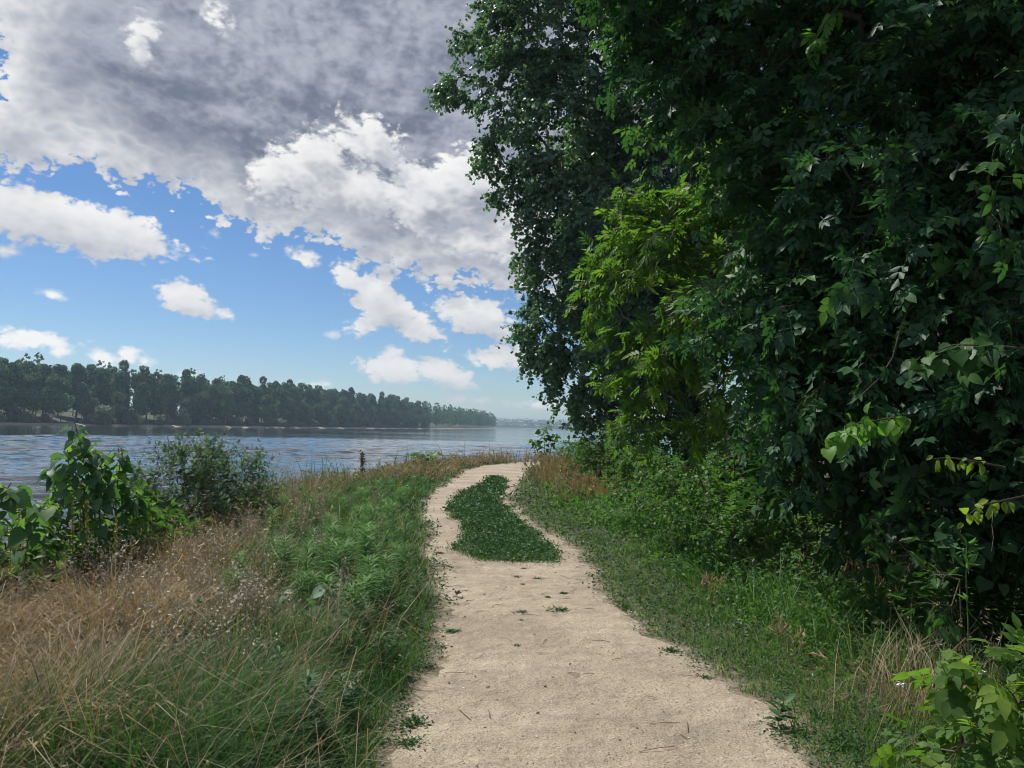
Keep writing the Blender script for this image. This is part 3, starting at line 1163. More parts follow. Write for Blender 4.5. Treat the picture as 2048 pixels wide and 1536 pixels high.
def wood_mass(name, label, spots, size, broad=1.0):
    """a far wood that reads as one mass"""
    parts = []
    for (x, y, z, s, pk) in spots:
        V, T, R0 = CHEAP[pk % 4]
        q = T.reshape(-1, 4, 3)
        q = q[rng.random(len(q)) < size]
        T = q.reshape(-1, 3)
        used, inv = np.unique(T, return_inverse=True)
        a = rng.random() * 6.283
        c, s_ = math.cos(a), math.sin(a)
        W = V[used]
        ctr = W
        W = np.stack([W[:, 0] * c - W[:, 1] * s_, W[:, 0] * s_ + W[:, 1] * c, W[:, 2]], -1) * np.array([s * broad, s * broad, s])
        parts.append((W + np.array([x, y, z]), inv.reshape(-1, 3), np.full(len(W), rng.random())))
    V, T, R = join(parts)
    o = mesh_np(name, V, T, m_far[0 if broad == 1.0 else 1], R)
    tag(o, label, 'forest', kind='stuff')


spots = []
for k in range(len(shoreP) - 1):                 # the wood behind the single trees and round the headland
    y = shoreP[k][1]
    far = ucum[k] > u1 or ucum[k] < u0
    if ucum[k] < u0 - 0.16:
        continue
    for b in ((10, 20, 34) if far else (42, 56)):
        if not far and k % 2 and b > 50:
            continue
        p = shoreP[k] + shoreN[k] * (b + rng.normal(0, 3)) + rng.normal(0, 2, 2)
        spots.append((p[0], p[1], bank_height(b) - 0.3, rng.uniform(0.8, 1.08), int(rng.choice([0, 1, 2, 3, 6, 5] if b < 15 else [0, 1, 2, 3, 6]))))
wood_mass('forest', 'dense green wood closing the opposite bank down to its headland', spots, 0.24)
spots = []
for k in range(len(shore2P) - 1):
    for b in (15, 40, 70, 110):
        p = shore2P[k] + shore2N[k] * (b + rng.normal(0, 8)) + rng.normal(0, 3, 2)
        if (k + b // 5) % 2:
            continue
        spots.append((p[0], p[1], 0.5, rng.uniform(0.85, 1.05) * (1.0 + b / 500), int(rng.choice([0, 1, 3, 4]))))
wood_mass('forest', 'hazy low wood on the distant bank beyond the headland', spots, 0.12, 3.0)

# pale willow bushes standing on the far sand
bush_m = []
for k in range(3):
    V, T, R = far_crown(5.2, 3.6, 0.2, 'round', 1500, 0.42)
    bush_m.append(mesh_np('crown', V, T, m_far[3], R, link=False))
st = []
for k in range(7):
    a = rng.random() * 6.283
    st.append((np.array([[0, 0, -0.8], [math.cos(a) * 0.8, math.sin(a) * 0.8, 1.6], [math.cos(a) * 1.7, math.sin(a) * 1.7, 3.4]]), np.array([0.09, 0.06, 0.02])))
V, T, R = tubes(st)
bush_stem = mesh_np('stem', V, T, m_pale_bark, R, link=False)
for (bx, by, w, h, lab) in [(210, 851, 2.2, 1.5, 'large spreading pale willow bush on the far sand'),
                            (268, 851, 1.6, 1.15, 'pale willow bush beside the largest one on the far sand'),
                            (325, 852, 1.15, 0.85, 'low round grey green bush on the far sand'),
                            (379, 852, 1.0, 1.1, 'upright light green bush standing alone on the far sand'),
                            (548, 854, 1.2, 1.1, 'round pale bush against the foot of the far forest'),
                            (583, 855, 1.2, 0.8, 'low pale bush beside a taller one at the foot of the far forest')]:
    p = ground_at(bx, by, WATER_Z)
    d = p[:2] / np.linalg.norm(p[:2])
    # stand it on the strip of sand
    j = np.argmin(np.linalg.norm(np.stack([project(np.column_stack([shoreP, np.zeros(len(shoreP))]))[0] - bx], -1), axis=1) + np.where((shoreP[:, 1] < 150) | (shoreP[:, 1] > 1100), 1e5, 0))
    q = shoreP[j] + shoreN[j] * 3.6
    o = empty('willow_bush', (q[0], q[1], -1.75))
    o.scale = (w, w, h)
    o.rotation_euler = (0, 0, rng.random() * 6.283)
    tag(o, lab, 'bush')
    obj_of('stem', bush_stem, o)
    obj_of('crown', bush_m[int(rng.integers(3))], o)
low = []
for k in range(70):
    u = u0 + (u1 - u0) * rng.random()
    p = shore_point(u, 8.0 + rng.random() * 4)
    o = empty('shore_shrub', (p[0], p[1], -1.4))
    s = rng.uniform(0.45, 1.0)
    o.scale = (s * 1.3, s * 1.3, s)
    o.rotation_euler = (0, 0, rng.random() * 6.283)
    tag(o, 'low shrub at the foot of the forest on the opposite bank', 'shrub', 'low shrubs along the far shore')
    obj_of('stem', bush_stem, o)
    obj_of('crown', bush_m[int(rng.integers(3))], o)

# ------------------------------------------------------------------ trees and shrubs on the right of the path
m_bark_dark = bark('dark_bark', (0.045, 0.038, 0.030), (0.13, 0.11, 0.09), 9.0)
m_bark_grey = bark('grey_bark', (0.10, 0.09, 0.075), (0.24, 0.22, 0.19), 9.0)
m_bark_twig = bark('brown_twig', (0.075, 0.055, 0.038), (0.17, 0.13, 0.09), 20.0)
m_poplar = foliage('poplar_leaves', [(0.0, (0.085, 0.140, 0.072)), (0.6, (0.145, 0.210, 0.108)), (1.0, (0.20, 0.27, 0.13))], 0.30, rough=0.42, spec=0.45)
m_elder = foliage('box_elder_leaves', [(0.0, (0.028, 0.070, 0.028)), (0.5, (0.056, 0.120, 0.044)), (0.85, (0.10, 0.18, 0.05)), (1.0, (0.15, 0.24, 0.05))], 0.34, rough=0.5, spec=0.22)
m_ash = foliage('ash_leaves', [(0.0, (0.076, 0.130, 0.026)), (0.5, (0.130, 0.200, 0.036)), (0.9, (0.20, 0.265, 0.042)), (1.0, (0.28, 0.33, 0.04))], 0.5, rough=0.5, spec=0.25)
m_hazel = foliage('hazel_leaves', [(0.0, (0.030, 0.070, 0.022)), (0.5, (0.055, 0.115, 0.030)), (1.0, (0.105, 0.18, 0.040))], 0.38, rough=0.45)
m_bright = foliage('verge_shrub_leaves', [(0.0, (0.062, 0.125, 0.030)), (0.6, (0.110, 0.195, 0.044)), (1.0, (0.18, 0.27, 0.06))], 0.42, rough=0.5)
m_lime = foliage('lime_green_leaves', [(0.0, (0.13, 0.26, 0.035)), (1.0, (0.21, 0.34, 0.05))], 0.5, rough=0.45)
m_yellow = foliage('yellow_green_leaves', [(0.0, (0.20, 0.27, 0.03)), (1.0, (0.34, 0.38, 0.05))], 0.5, rough=0.45)
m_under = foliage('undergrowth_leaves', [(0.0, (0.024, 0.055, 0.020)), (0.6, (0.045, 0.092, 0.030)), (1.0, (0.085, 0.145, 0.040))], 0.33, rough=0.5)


def trunk_line(base, top, n=9, wob=0.12):
    base, top = np.asarray(base, float), np.asarray(top, float)
    t = np.linspace(0, 1, n)[:, None]
    P = base + (top - base) * t
    P[:, :2] += np.cumsum(rng.normal(0, wob / n * 2.0, (n, 2)), axis=0)
    return P


# tall black poplar that leans out over the track
lobes = px_lobes([
    (1010, 60, 21, 75), (935, 178, 21, 52, 34), (893, 182, 21, 26, 22), (925, 85, 21.2, 30, 26), (1040, 170, 20, 85), (1025, 300, 21, 62), (985, 310, 21, 34, 28), (1090, 60, 20, 110), (1150, 250, 19.5, 130),
    (1075, 360, 20.5, 55), (1020, 395, 21, 30, 22), (1130, 430, 19.5, 85), (1048, 520, 21, 22, 26), (1130, 540, 19.5, 80), (1120, 640, 19.5, 78), (1050, 650, 20, 32, 30), (1085, 700, 20, 45), (1160, 730, 19.5, 72),
    (1145, 790, 20, 34, 32), (1210, 790, 19, 60, 50), (1180, 822, 19.5, 34, 18), (1260, 480, 19, 150), (1270, 690, 18.5, 110), (1290, 140, 19, 190), (1390, 380, 19, 170),
    (1350, 620, 19, 150), (1150, -170, 20, 200), (1330, -220, 20, 240), (1500, 100, 20, 200), (1480, -250, 20, 230), (1250, -480, 20, 220), (1420, -560, 20, 200), (1340, 800, 19, 90, 60),
    (1300, 560, 22, 180), (1330, 300, 23, 220), (1200, 600, 22, 90), (1180, 380, 22, 110)])
base = np.array([4.9, 20.3, float(gz(4.9, 20.3))])
plant('poplar_tree', 'tall black poplar with small dark leaves leaning out over the track', 'tree', base,
      trunk_line(base + [0, 0, -0.2], (4.4, 20.0, 17.5), 18, 0.35), lobes, (m_poplar, m_bark_grey),
      per=48, twigs=5, twig_len=0.47, per_twig=9, droop=0.12, size=0.130, tpl=leaf_lite(0.42), tpl_name='poplar', n_single=300, r_tip=0.008,
      hang=0.5, shell=0.5, step=0.6, normal_up=0.3, twig_share=0.15)

# ash with long bright leaflets, in front of the poplar
lobes = px_lobes([
    (1282, 400, 9.6, 30, 34), (1262, 440, 9.6, 26, 40), (1320, 420, 9.5, 40, 44), (1390, 400, 9.4, 60, 40), (1236, 512, 9.8, 30, 26), (1205, 545, 9.8, 20, 18), (1222, 592, 9.8, 30, 24), (1290, 520, 9.5, 44, 40), (1370, 500, 9.1, 70, 60),
    (1450, 430, 9.0, 80, 50), (1452, 330, 9.2, 18, 55), (1446, 265, 9.2, 10, 30), (1310, 620, 9.3, 46, 40), (1250, 640, 9.6, 24, 20), (1290, 700, 9.4, 40, 30), (1252, 735, 9.5, 22, 22), (1290, 780, 9.4, 34, 26), (1262, 820, 9.5, 16, 16),
    (1325, 840, 9.3, 36, 20), (1370, 700, 9.0, 60, 50), (1430, 600, 8.8, 80, 60), (1500, 540, 8.8, 80, 60), (1540, 440, 9.0, 90, 60), (1430, 780, 8.9, 40, 30), (1390, 840, 9.1, 24, 16), (1560, 330, 9.4, 90, 70), (1500, 660, 8.8, 60, 50)])
base = np.array([3.9, 9.6, float(gz(3.9, 9.6))])
plant('ash_tree', 'young ash with long bright green leaflets hanging beside the track', 'tree', base,
      trunk_line(base + [0, 0, -0.2], (3.1, 9.3, 5.4), 12, 0.25), lobes, (m_ash, m_bark_grey),
      per=105, twigs=3, twig_len=0.38, per_twig=4, droop=0.1, size=0.25, tpl=LEAF_ASH, tpl_name='ash', n_single=300, r_tip=0.005, hang=0.6, shell=0.3, step=0.35, normal_up=0.5, lite=LITE_ASH)

# box elder whose dark boughs fill the upper right
lobes = px_lobes([
    (1290, 60, 7.4, 80, 70), (1370, 120, 7.2, 110, 95), (1330, 215, 7.3, 38, 40), (1480, 70, 7.0, 130, 120), (1500, 220, 6.9, 120, 90), (1650, 80, 6.6, 130), (1650, 250, 6.4, 140, 110), (1560, 360, 6.6, 120, 90),
    (1600, 480, 6.4, 130, 100), (1700, 400, 6.1, 130), (1520, 620, 6.6, 110, 100), (1640, 620, 6.2, 130), (1560, 740, 6.5, 90, 80), (1680, 740, 6.0, 130, 90), (1800, 560, 5.6, 140), (1820, 720, 5.5, 130, 110),
    (1850, 380, 5.7, 150), (1850, 180, 6.0, 170), (1980, 300, 5.4, 150), (1980, 520, 5.2, 150), (1980, 700, 5.1, 130), (1700, 850, 6.0, 90, 60), (1850, 860, 5.5, 110, 70), (1980, 60, 5.8, 160),
    (1450, -120, 7.2, 200), (1750, -150, 6.6, 230), (2050, -150, 6.2, 230), (1600, 850, 6.4, 60, 40), (1250, -60, 7.6, 110, 80), (2120, 200, 5.6, 180), (2120, 500, 5.4, 180), (2120, 750, 5.2, 160)])
base = np.array([4.15, 6.9, float(gz(4.15, 6.9))])
plant('box_elder_tree', 'dark box elder whose drooping boughs overhang the right verge', 'tree', base,
      trunk_line(base + [0, 0, -0.2], (3.6, 6.9, 6.6), 12, 0.25), lobes, (m_elder, m_bark_dark),
      per=95, twigs=3, twig_len=0.40, per_twig=5, droop=0.15, size=0.205, tpl=LEAF_COMPOUND, tpl_name='elder', n_single=300, r_tip=0.005, hang=0.6, shell=0.25, step=0.35, normal_up=0.6, lite=LITE_COMPOUND)

# shrub layer below the box elder
lobes = px_lobes([
    (1660, 940, 6.4, 80, 60), (1760, 960, 6.0, 90, 70), (1850, 960, 5.6, 90, 80), (1950, 900, 5.2, 100, 90), (1980, 1010, 5.0, 90, 80), (1860, 1060, 5.4, 80, 60), (1750, 1050, 5.9, 70, 60), (2080, 960, 4.9, 120),
    (1580, 960, 6.8, 50, 50)])
base = np.array([3.55, 6.0, float(gz(3.55, 6.0))])
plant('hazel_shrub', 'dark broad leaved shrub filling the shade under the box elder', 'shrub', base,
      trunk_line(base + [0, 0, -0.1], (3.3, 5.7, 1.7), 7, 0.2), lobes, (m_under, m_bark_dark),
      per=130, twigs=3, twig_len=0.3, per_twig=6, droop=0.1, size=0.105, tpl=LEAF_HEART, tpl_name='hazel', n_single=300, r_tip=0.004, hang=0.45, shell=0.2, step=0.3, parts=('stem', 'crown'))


# single sprays of bright leaves catching the sun at the edge of the wood
def spray(name, label, pts, mat, tpl, tpl_name, leaf, count, cat='branch'):
    P = np.array([at(*p) for p in pts])
    s = np.linspace(0, 1, len(P))
    t = np.linspace(0, 1, 12)
    C = np.stack([np.interp(t, s, P[:, k]) for k in range(3)], -1)
    root = empty(name, C[0])
    tag(root, label, cat)
    V, T, R = tubes([(C, np.linspace(0.009, 0.003, 12))], 5)
    mesh_np('stem', V - C[0], T, m_bark_twig, R, smooth=True, parent=root)
    tt = rng.uniform(0.25, 1.0, count)
    pos = np.stack([np.interp(tt, t, C[:, k]) for k in range(3)], -1) + rng.normal(0, 0.018, (count, 3))
    d = unit(C[-1] - C[0])
    ax = unit(d * 0.35 + rng.normal(0, 0.55, (count, 3)) + np.array([0, -0.15, -0.75]))
    nr = unit(np.array([-0.45, -0.55, 0.6]) + rng.normal(0, 0.3, (count, 3)))
    single_leaves(root, C[0], tpl, mat, pos, frames(ax, nr), leaf * rng.uniform(0.7, 1.15, count), tpl_name)
    return root


spray('leafy_branch', 'branch of round lime green leaves glowing against the dark shrub', [(1860, 828, 5.2), (1780, 836, 5.0), (1700, 850, 4.85), (1655, 885, 4.8)], m_lime, LEAF_HEART, 'lime', 0.105, 34)
spray('leafy_branch', 'twig of small yellow green leaves beside the dead stalk on the wood edge', [(2010, 935, 4.6), (1960, 925, 4.5), (1900, 915, 4.45), (1862, 918, 4.4)], m_yellow, LEAF_OVATE, 'yellow', 0.062, 20)
spray('leafy_branch', 'low twig of yellow leaves hanging over the dark hollow', [(2060, 990, 4.3), (2010, 1000, 4.2), (1965, 1010, 4.15), (1935, 1030, 4.1)], m_yellow, LEAF_OVATE, 'yellow', 0.068, 20)
spray('leafy_branch', 'dim green bough of large toothed leaves in the shade of the box elder', [(2070, 700, 4.6), (1980, 690, 4.5), (1900, 690, 4.4), (1840, 720, 4.35)], m_hazel, LEAF_HEART, 'hazelbig', 0.125, 26)
spray('leafy_branch', 'sunlit box elder twig of yellow green leaves high in the canopy', [(1700, -20, 6.2), (1670, 20, 6.1), (1640, 60, 6.05), (1615, 95, 6.0)], m_lime, LEAF_COMPOUND, 'limecomp', 0.2, 16)

# bare bent twig and hanging thread in the shade
for (nm, lab, pts, r, mt) in [
    ('dead_branch', 'bare grey branch curving down through the dark leaves', [(1850, 560, 5.3), (1822, 600, 5.2), (1800, 660, 5.15), (1785, 715, 5.1), (1760, 755, 5.05), (1700, 810, 5.0)], 0.009, m_bark_grey),
    ('dead_branch', 'thin pale root thread dangling in the dark hollow', [(1986, 1022, 4.1), (1984, 1050, 4.1), (1987, 1075, 4.1), (1983, 1103, 4.1)], 0.0022, m_bark_grey),
]:
    P = np.array([at(*p) for p in pts])
    V, T, R = tubes([(P, np.linspace(r, r * 0.4, len(P)))], 6)
    o = mesh_np(nm, V - P[0], T, mt, R, smooth=True)
    o.location = P[0].tolist()
    tag(o, lab, 'branch')

# the wood behind: trees that close the view and keep the shade
wood = []
for k in range(3):
    h = [12.5, 11.0, 13.5][k]
    lb = []
    for q in range(16):
        a = rng.random() * 6.283
        z = h * rng.uniform(0.22, 0.95)
        off = 2.3 * rng.random() * math.sin(math.pi * min(1, z / h * 0.9 + 0.1))
        r = rng.uniform(1.0, 1.7)
        lb.append((math.cos(a) * off, math.sin(a) * off, z, r, r, r * 0.85))
    b0 = np.zeros(3)
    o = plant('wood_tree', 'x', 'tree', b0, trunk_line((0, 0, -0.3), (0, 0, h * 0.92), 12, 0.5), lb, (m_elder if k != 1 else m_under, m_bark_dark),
              per=20, twigs=4, twig_len=0.55, per_twig=6, droop=0.1, size=0.24, tpl=leaf_lite(0.36), tpl_name='wood', n_single=0, r_tip=0.010, hang=0.4, shell=0.5, step=0.8)
    wood.append(o)
WOOD_LABELS = ['leafy woodland tree standing in the dark wood behind the box elder', 'shaded woodland tree behind the dark shrub at the wood edge', 'tall woodland tree behind the ash and the poplar']
spots = [(6.4, 8.2), (7.3, 5.0), (6.8, 11.8), (8.5, 15.0), (9.5, 8.5), (7.2, 18.5), (10.5, 12.5), (9.5, 22.0), (6.9, 1.4), (11.5, 18.0), (9.8, 3.0), (10.0, 28.0), (14.0, 25.0), (13.5, 33.0)]
for i, (x, y) in enumerate(spots):
    o = wood[i] if i < 3 else copy_tree(wood[i % 3])
    o.location = (x, y, float(gz(x, y)))
    o.rotation_euler = (0, 0, rng.random() * 6.283)
    s = rng.uniform(0.85, 1.12)
    o.scale = (s, s, s)
    tag(o, WOOD_LABELS[i % 3], 'tree', ['trees of the wood behind the box elder', 'trees of the wood behind the shrub', 'trees of the wood behind the ash'][i % 3])

# undergrowth shrubs that line the foot of the wood
ush = []
for k in range(2):
    lb = []
    for q in range(9):
        a = rng.random() * 6.283
        r = rng.uniform(0.28, 0.5)
        off = 0.75 * rng.random()
        lb.append((math.cos(a) * off, math.sin(a) * off, rng.uniform(0.3, 1.5), r, r, r))
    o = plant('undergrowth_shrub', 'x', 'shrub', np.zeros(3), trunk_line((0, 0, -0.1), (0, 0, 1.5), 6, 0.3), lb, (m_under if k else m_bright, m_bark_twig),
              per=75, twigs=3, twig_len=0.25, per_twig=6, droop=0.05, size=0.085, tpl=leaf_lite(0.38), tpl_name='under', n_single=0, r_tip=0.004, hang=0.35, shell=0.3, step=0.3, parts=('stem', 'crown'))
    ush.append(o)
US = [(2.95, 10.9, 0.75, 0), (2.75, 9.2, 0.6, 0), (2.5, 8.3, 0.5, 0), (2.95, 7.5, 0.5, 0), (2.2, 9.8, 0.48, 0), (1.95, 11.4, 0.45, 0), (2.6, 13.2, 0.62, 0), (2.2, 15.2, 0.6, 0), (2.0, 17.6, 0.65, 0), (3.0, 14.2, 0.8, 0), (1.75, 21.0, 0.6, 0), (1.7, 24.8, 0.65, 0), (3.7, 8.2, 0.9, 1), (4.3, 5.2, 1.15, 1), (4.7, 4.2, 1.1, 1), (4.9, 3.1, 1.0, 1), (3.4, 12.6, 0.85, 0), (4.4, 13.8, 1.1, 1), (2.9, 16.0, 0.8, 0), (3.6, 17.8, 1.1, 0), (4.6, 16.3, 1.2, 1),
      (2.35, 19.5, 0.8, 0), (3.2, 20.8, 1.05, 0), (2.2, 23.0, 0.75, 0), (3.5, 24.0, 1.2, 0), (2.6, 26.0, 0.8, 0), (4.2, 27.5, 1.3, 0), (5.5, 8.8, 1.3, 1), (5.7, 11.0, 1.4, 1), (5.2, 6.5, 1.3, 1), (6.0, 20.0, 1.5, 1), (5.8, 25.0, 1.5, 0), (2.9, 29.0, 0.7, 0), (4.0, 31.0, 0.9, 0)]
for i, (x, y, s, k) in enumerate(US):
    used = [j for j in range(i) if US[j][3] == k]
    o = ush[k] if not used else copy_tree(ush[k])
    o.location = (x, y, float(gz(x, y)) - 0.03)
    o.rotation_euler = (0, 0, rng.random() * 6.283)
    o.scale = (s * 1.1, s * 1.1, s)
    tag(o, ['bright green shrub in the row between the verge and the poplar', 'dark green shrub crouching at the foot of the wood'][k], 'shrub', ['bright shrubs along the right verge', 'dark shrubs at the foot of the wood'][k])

# ------------------------------------------------------------------ grass and ground cover
m_dry = foliage('dry_grass', [(0.0, (0.21, 0.155, 0.100)), (0.5, (0.35, 0.275, 0.180)), (1.0, (0.52, 0.435, 0.305))], 0.30, tcol=0.62, rough=0.6, cool=False)
m_head = foliage('dry_seed_heads', [(0.0, (0.26, 0.19, 0.12)), (1.0, (0.48, 0.39, 0.27))], 0.35, tcol=0.62, rough=0.7, cool=False)
m_green = foliage('green_grass', [(0.0, (0.046, 0.092, 0.026)), (0.5, (0.085, 0.150, 0.040)), (0.8, (0.13, 0.195, 0.055)), (1.0, (0.28, 0.25, 0.12))], 0.36, rough=0.5)
m_fresh = foliage('fresh_grass', [(0.0, (0.066, 0.125, 0.020)), (0.6, (0.115, 0.20, 0.030)), (1.0, (0.20, 0.27, 0.05))], 0.40, rough=0.5)
m_cover = foliage('ground_cover_leaves', [(0.0, (0.038, 0.078, 0.026)), (0.6, (0.064, 0.122, 0.038)), (1.0, (0.115, 0.170, 0.056))], 0.25, rough=0.5)
m_leafy = foliage('verge_weed_leaves', [(0.0, (0.058, 0.115, 0.026)), (0.6, (0.105, 0.185, 0.040)), (1.0, (0.18, 0.26, 0.055))], 0.38, rough=0.5)


def scatter(n, r0=1.7, r1=36.0, ang=46.0):
    """ground positions, denser near the viewer's end of the track"""
    r = np.exp(rng.uniform(math.log(r0), math.log(r1), n))
    a = np.radians(rng.uniform(-ang, ang, n))
    return np.sin(a) * r, np.cos(a) * r, r


def zones(x, y):
    el, er, t = edge_l(x, y) + ragged(x, y), edge_r(x, y) + ragged(x, y) * 0.9, bank_dist(x, y)
    return el, er, t


def dryness(x, y):
    """0..1: where the grass has dried out"""
    el, er, t = zones(x, y)
    nz = vnoise(x, y, 0.9, 71, 3)
    left = sstep(-1.45, -2.25, el) * sstep(0.30, 0.56, nz + 0.08) * 0.92
    left = np.maximum(left, sstep(0.4, 0.65, nz) * sstep(-0.3, -0.8, el) * 0.14)
    corner = sstep(-1.25, -1.85, el) * sstep(7.2, 5.0, y)
    rim = sstep(2.0, 0.6, t) * sstep(17, 21, y)
    right = np.zeros_like(x)
    for (bx, by, r) in [(1200, 985, 1.5), (1150, 945, 2.2), (1745, 1170, 0.32), (1560, 1190, 0.3), (1850, 1440, 0.45), (1640, 1165, 0.35), (1120, 935, 2.2), (1240, 975, 1.2)]:
        g = ground_at(bx, by)
        right = np.maximum(right, np.exp(-((x - g[0]) ** 2 + (y - g[1]) ** 2) / (r * r)))
    d = np.where(el < 0, np.maximum(np.maximum(left, corner), rim), right * 0.9)
    return np.clip(d, 0, 1)


def blade_mesh(x, y, z, h, w, head, bend, lean, rnd, fine=True):
    """curved tapering strips"""
    n = len(x)
    lv = [0.0, 0.35, 0.7, 1.0] if fine else [0.0, 0.55, 1.0]
    d = np.stack([np.cos(head), np.sin(head), np.zeros(n)], -1)
    tw = head + rng.uniform(-1.0, 1.0, n)
    s = np.stack([-np.sin(tw), np.cos(tw), np.zeros(n)], -1)
    base = np.stack([x, y, z], -1)
    cs = []
    for t in lv:
        k = lean * t + bend * t * t
        up = t * np.sqrt(np.clip(1.0 - 0.55 * np.clip(k, 0, 1.25) ** 2, 0.08, 1))
        cs.append(base + d * (h * k)[:, None] * 0.9 + np.array([0, 0, 1.0]) * (h * up)[:, None])
    wd = [0.8, 1.0, 0.7] if fine else [0.85, 0.9]
    rows = []
    for i, q in enumerate(wd):
        rows += [cs[i] - s * (w * q / 2)[:, None], cs[i] + s * (w * q / 2)[:, None]]
    rows.append(cs[-1])
    V = np.stack(rows, 1)
    k = V.shape[1]
    T = [[0, 1, 3], [0, 3, 2], [2, 3, 5], [2, 5, 4], [4, 5, 6]] if fine else [[0, 1, 3], [0, 3, 2], [2, 3, 4]]
    T = np.array(T)[None] + (np.arange(n) * k)[:, None, None]
    return V.reshape(-1, 3), T.reshape(-1, 3), np.repeat(rnd, k), cs[-1], unit(cs[-1] - cs[-2])


def grass(name, label, n, dens, hr, w, bend, lean, mat, fine=False, r0=1.7, r1=36.0, wind=None, heads=None, hfun=None, ang=46.0, tone=1.0):
    x, y, r = scatter(n, r0, r1, ang)
    p = dens(x, y)
    k = rng.random(n) < p
    x, y, r = x[k], y[k], r[k]
    m = len(x)
    h = rng.uniform(*hr, m) * (0.45 + 1.1 * vnoise(x, y, 1.6, 61, 2))
    if hfun is not None:
        h = h * hfun(x, y)
    ww = w * rng.uniform(0.6, 1.3, m) * np.maximum(1.0, r / 4.2) ** 0.85
    hd = rng.random(m) * 6.283 if wind is None else wind + rng.normal(0, 0.9, m)
    rn = np.clip((0.55 * vnoise(x, y, 1.1, 62, 3) + 0.5 * rng.random(m)) * tone, 0, 1)
    V, T, R, tip, td = blade_mesh(x, y, gz(x, y) - 0.01, h, ww, hd, bend * rng.uniform(0.4, 1.5, m), lean * rng.uniform(0.2, 1.6, m), rn, fine)
    o = mesh_np(name, V, T, mat, R)
    tag(o, label, 'grass', kind='stuff')
    if heads:
        cnt, share, ln, hname, hlabel = heads
        sel = np.where(rng.random(m) < share)[0]
        pos = np.repeat(tip[sel], cnt, axis=0) + rng.normal(0, 0.014, (len(sel) * cnt, 3))
        ax = np.repeat(td[sel], cnt, axis=0) * 0.6 + rng.normal(0, 0.5, pos.shape) + np.array([0, 0, -0.55])
        sz = ln * rng.uniform(0.6, 1.3, len(pos)) * np.repeat(np.maximum(1, r[sel] / 5) ** 0.7, cnt)
        tv, tt = leaf_lite(0.16)
        V, T = stamp(tv, tt, pos, frames(ax, rng.normal(size=pos.shape)), sz)
        o2 = mesh_np(hname, V, T, m_head, np.repeat(rng.random(len(pos)), 4))
        tag(o2, hlabel, 'grass', kind='stuff')
    return o


def left_side(x, y):
    el, er, t = zones(x, y)
    return (el < -0.05) & (t > -3.0)


def right_side(x, y):
    el, er, t = zones(x, y)
    return (er > 0.05) & (t > -2.5)


grass('grass', 'tall dried tan grass on the left verge and the bank top', 410000,
      lambda x, y: left_side(x, y) * dryness(x, y) * sstep(-3.0, -0.8, bank_dist(x, y)), (0.26, 0.58), 0.0042, 0.55, 0.25, m_dry, ang=60.0, heads=(5, 0.22, 0.025, 'seed_heads', 'drooping straw seed heads above the dried grass on the left'))
grass('grass', 'flattened dead straw in the corner of the left verge', 85000,
      lambda x, y: (edge_l(x, y) < -0.9) * sstep(-1.1, -1.8, edge_l(x, y)) * sstep(7.8, 5.6, y) * 1.0 * (bank_dist(x, y) > -2.2), (0.35, 0.75), 0.0042, 0.55, 0.75, m_dry, fine=True, r1=9.5, ang=62.0)
grass('grass', 'rough green grass mixed into the left verge', 530000,
      lambda x, y: left_side(x, y) * np.clip(1.0 - 0.80 * dryness(x, y), 0, 1) * sstep(0.0, -0.25, edge_l(x, y)), (0.18, 0.44), 0.0046, 0.6, 0.3, m_green,
      hfun=lambda x, y: 0.45 + 0.75 * sstep(-0.1, -0.9, edge_l(x, y)), tone=0.86, ang=60.0)
grass('grass', 'long stray green and straw stalks bent towards the track on the left', 3500,
      lambda x, y: left_side(x, y) * sstep(0.1, -0.5, edge_l(x, y)), (0.4, 0.75), 0.0036, 0.75, 0.35, m_head, fine=True, r1=12.0)
grass('grass', 'short bright green grass on the right verge', 360000,
      lambda x, y: right_side(x, y) * (0.55 + 0.45 * sstep(0.05, 0.5, edge_r(x, y))) * np.clip(1 - 0.6 * dryness(x, y), 0, 1) * sstep(7.0, 4.5, edge_r(x, y)), (0.06, 0.17), 0.0050, 0.5, 0.35, m_fresh,
      hfun=lambda x, y: 0.55 + 1.25 * sstep(0.5, 2.2, edge_r(x, y)))
grass('grass', 'dry straw tufts among the green of the right verge', 60000,
      lambda x, y: right_side(x, y) * dryness(x, y), (0.22, 0.5), 0.0042, 0.45, 0.25, m_dry, heads=(4, 0.22, 0.026, 'seed_heads', 'pale bristly seed heads in the dry tufts on the right'))
grass('grass', 'tall thin green grass standing along the top of the bank', 14000,
      lambda x, y: sstep(1.3, 0.2, np.abs(bank_dist(x, y) + 0.2)) * (y > 9), (0.45, 0.95), 0.0042, 0.35, 0.15, m_green, r0=7.0, ang=40.0)


grass('grass', 'tall lush green grass between the short verge and the shrubs', 130000,
      lambda x, y: right_side(x, y) * sstep(0.7, 1.5, edge_r(x, y)) * sstep(5.5, 3.5, edge_r(x, y)) * np.clip(1 - 0.5 * dryness(x, y), 0, 1), (0.18, 0.50), 0.0050, 0.6, 0.4, m_green, tone=0.9)


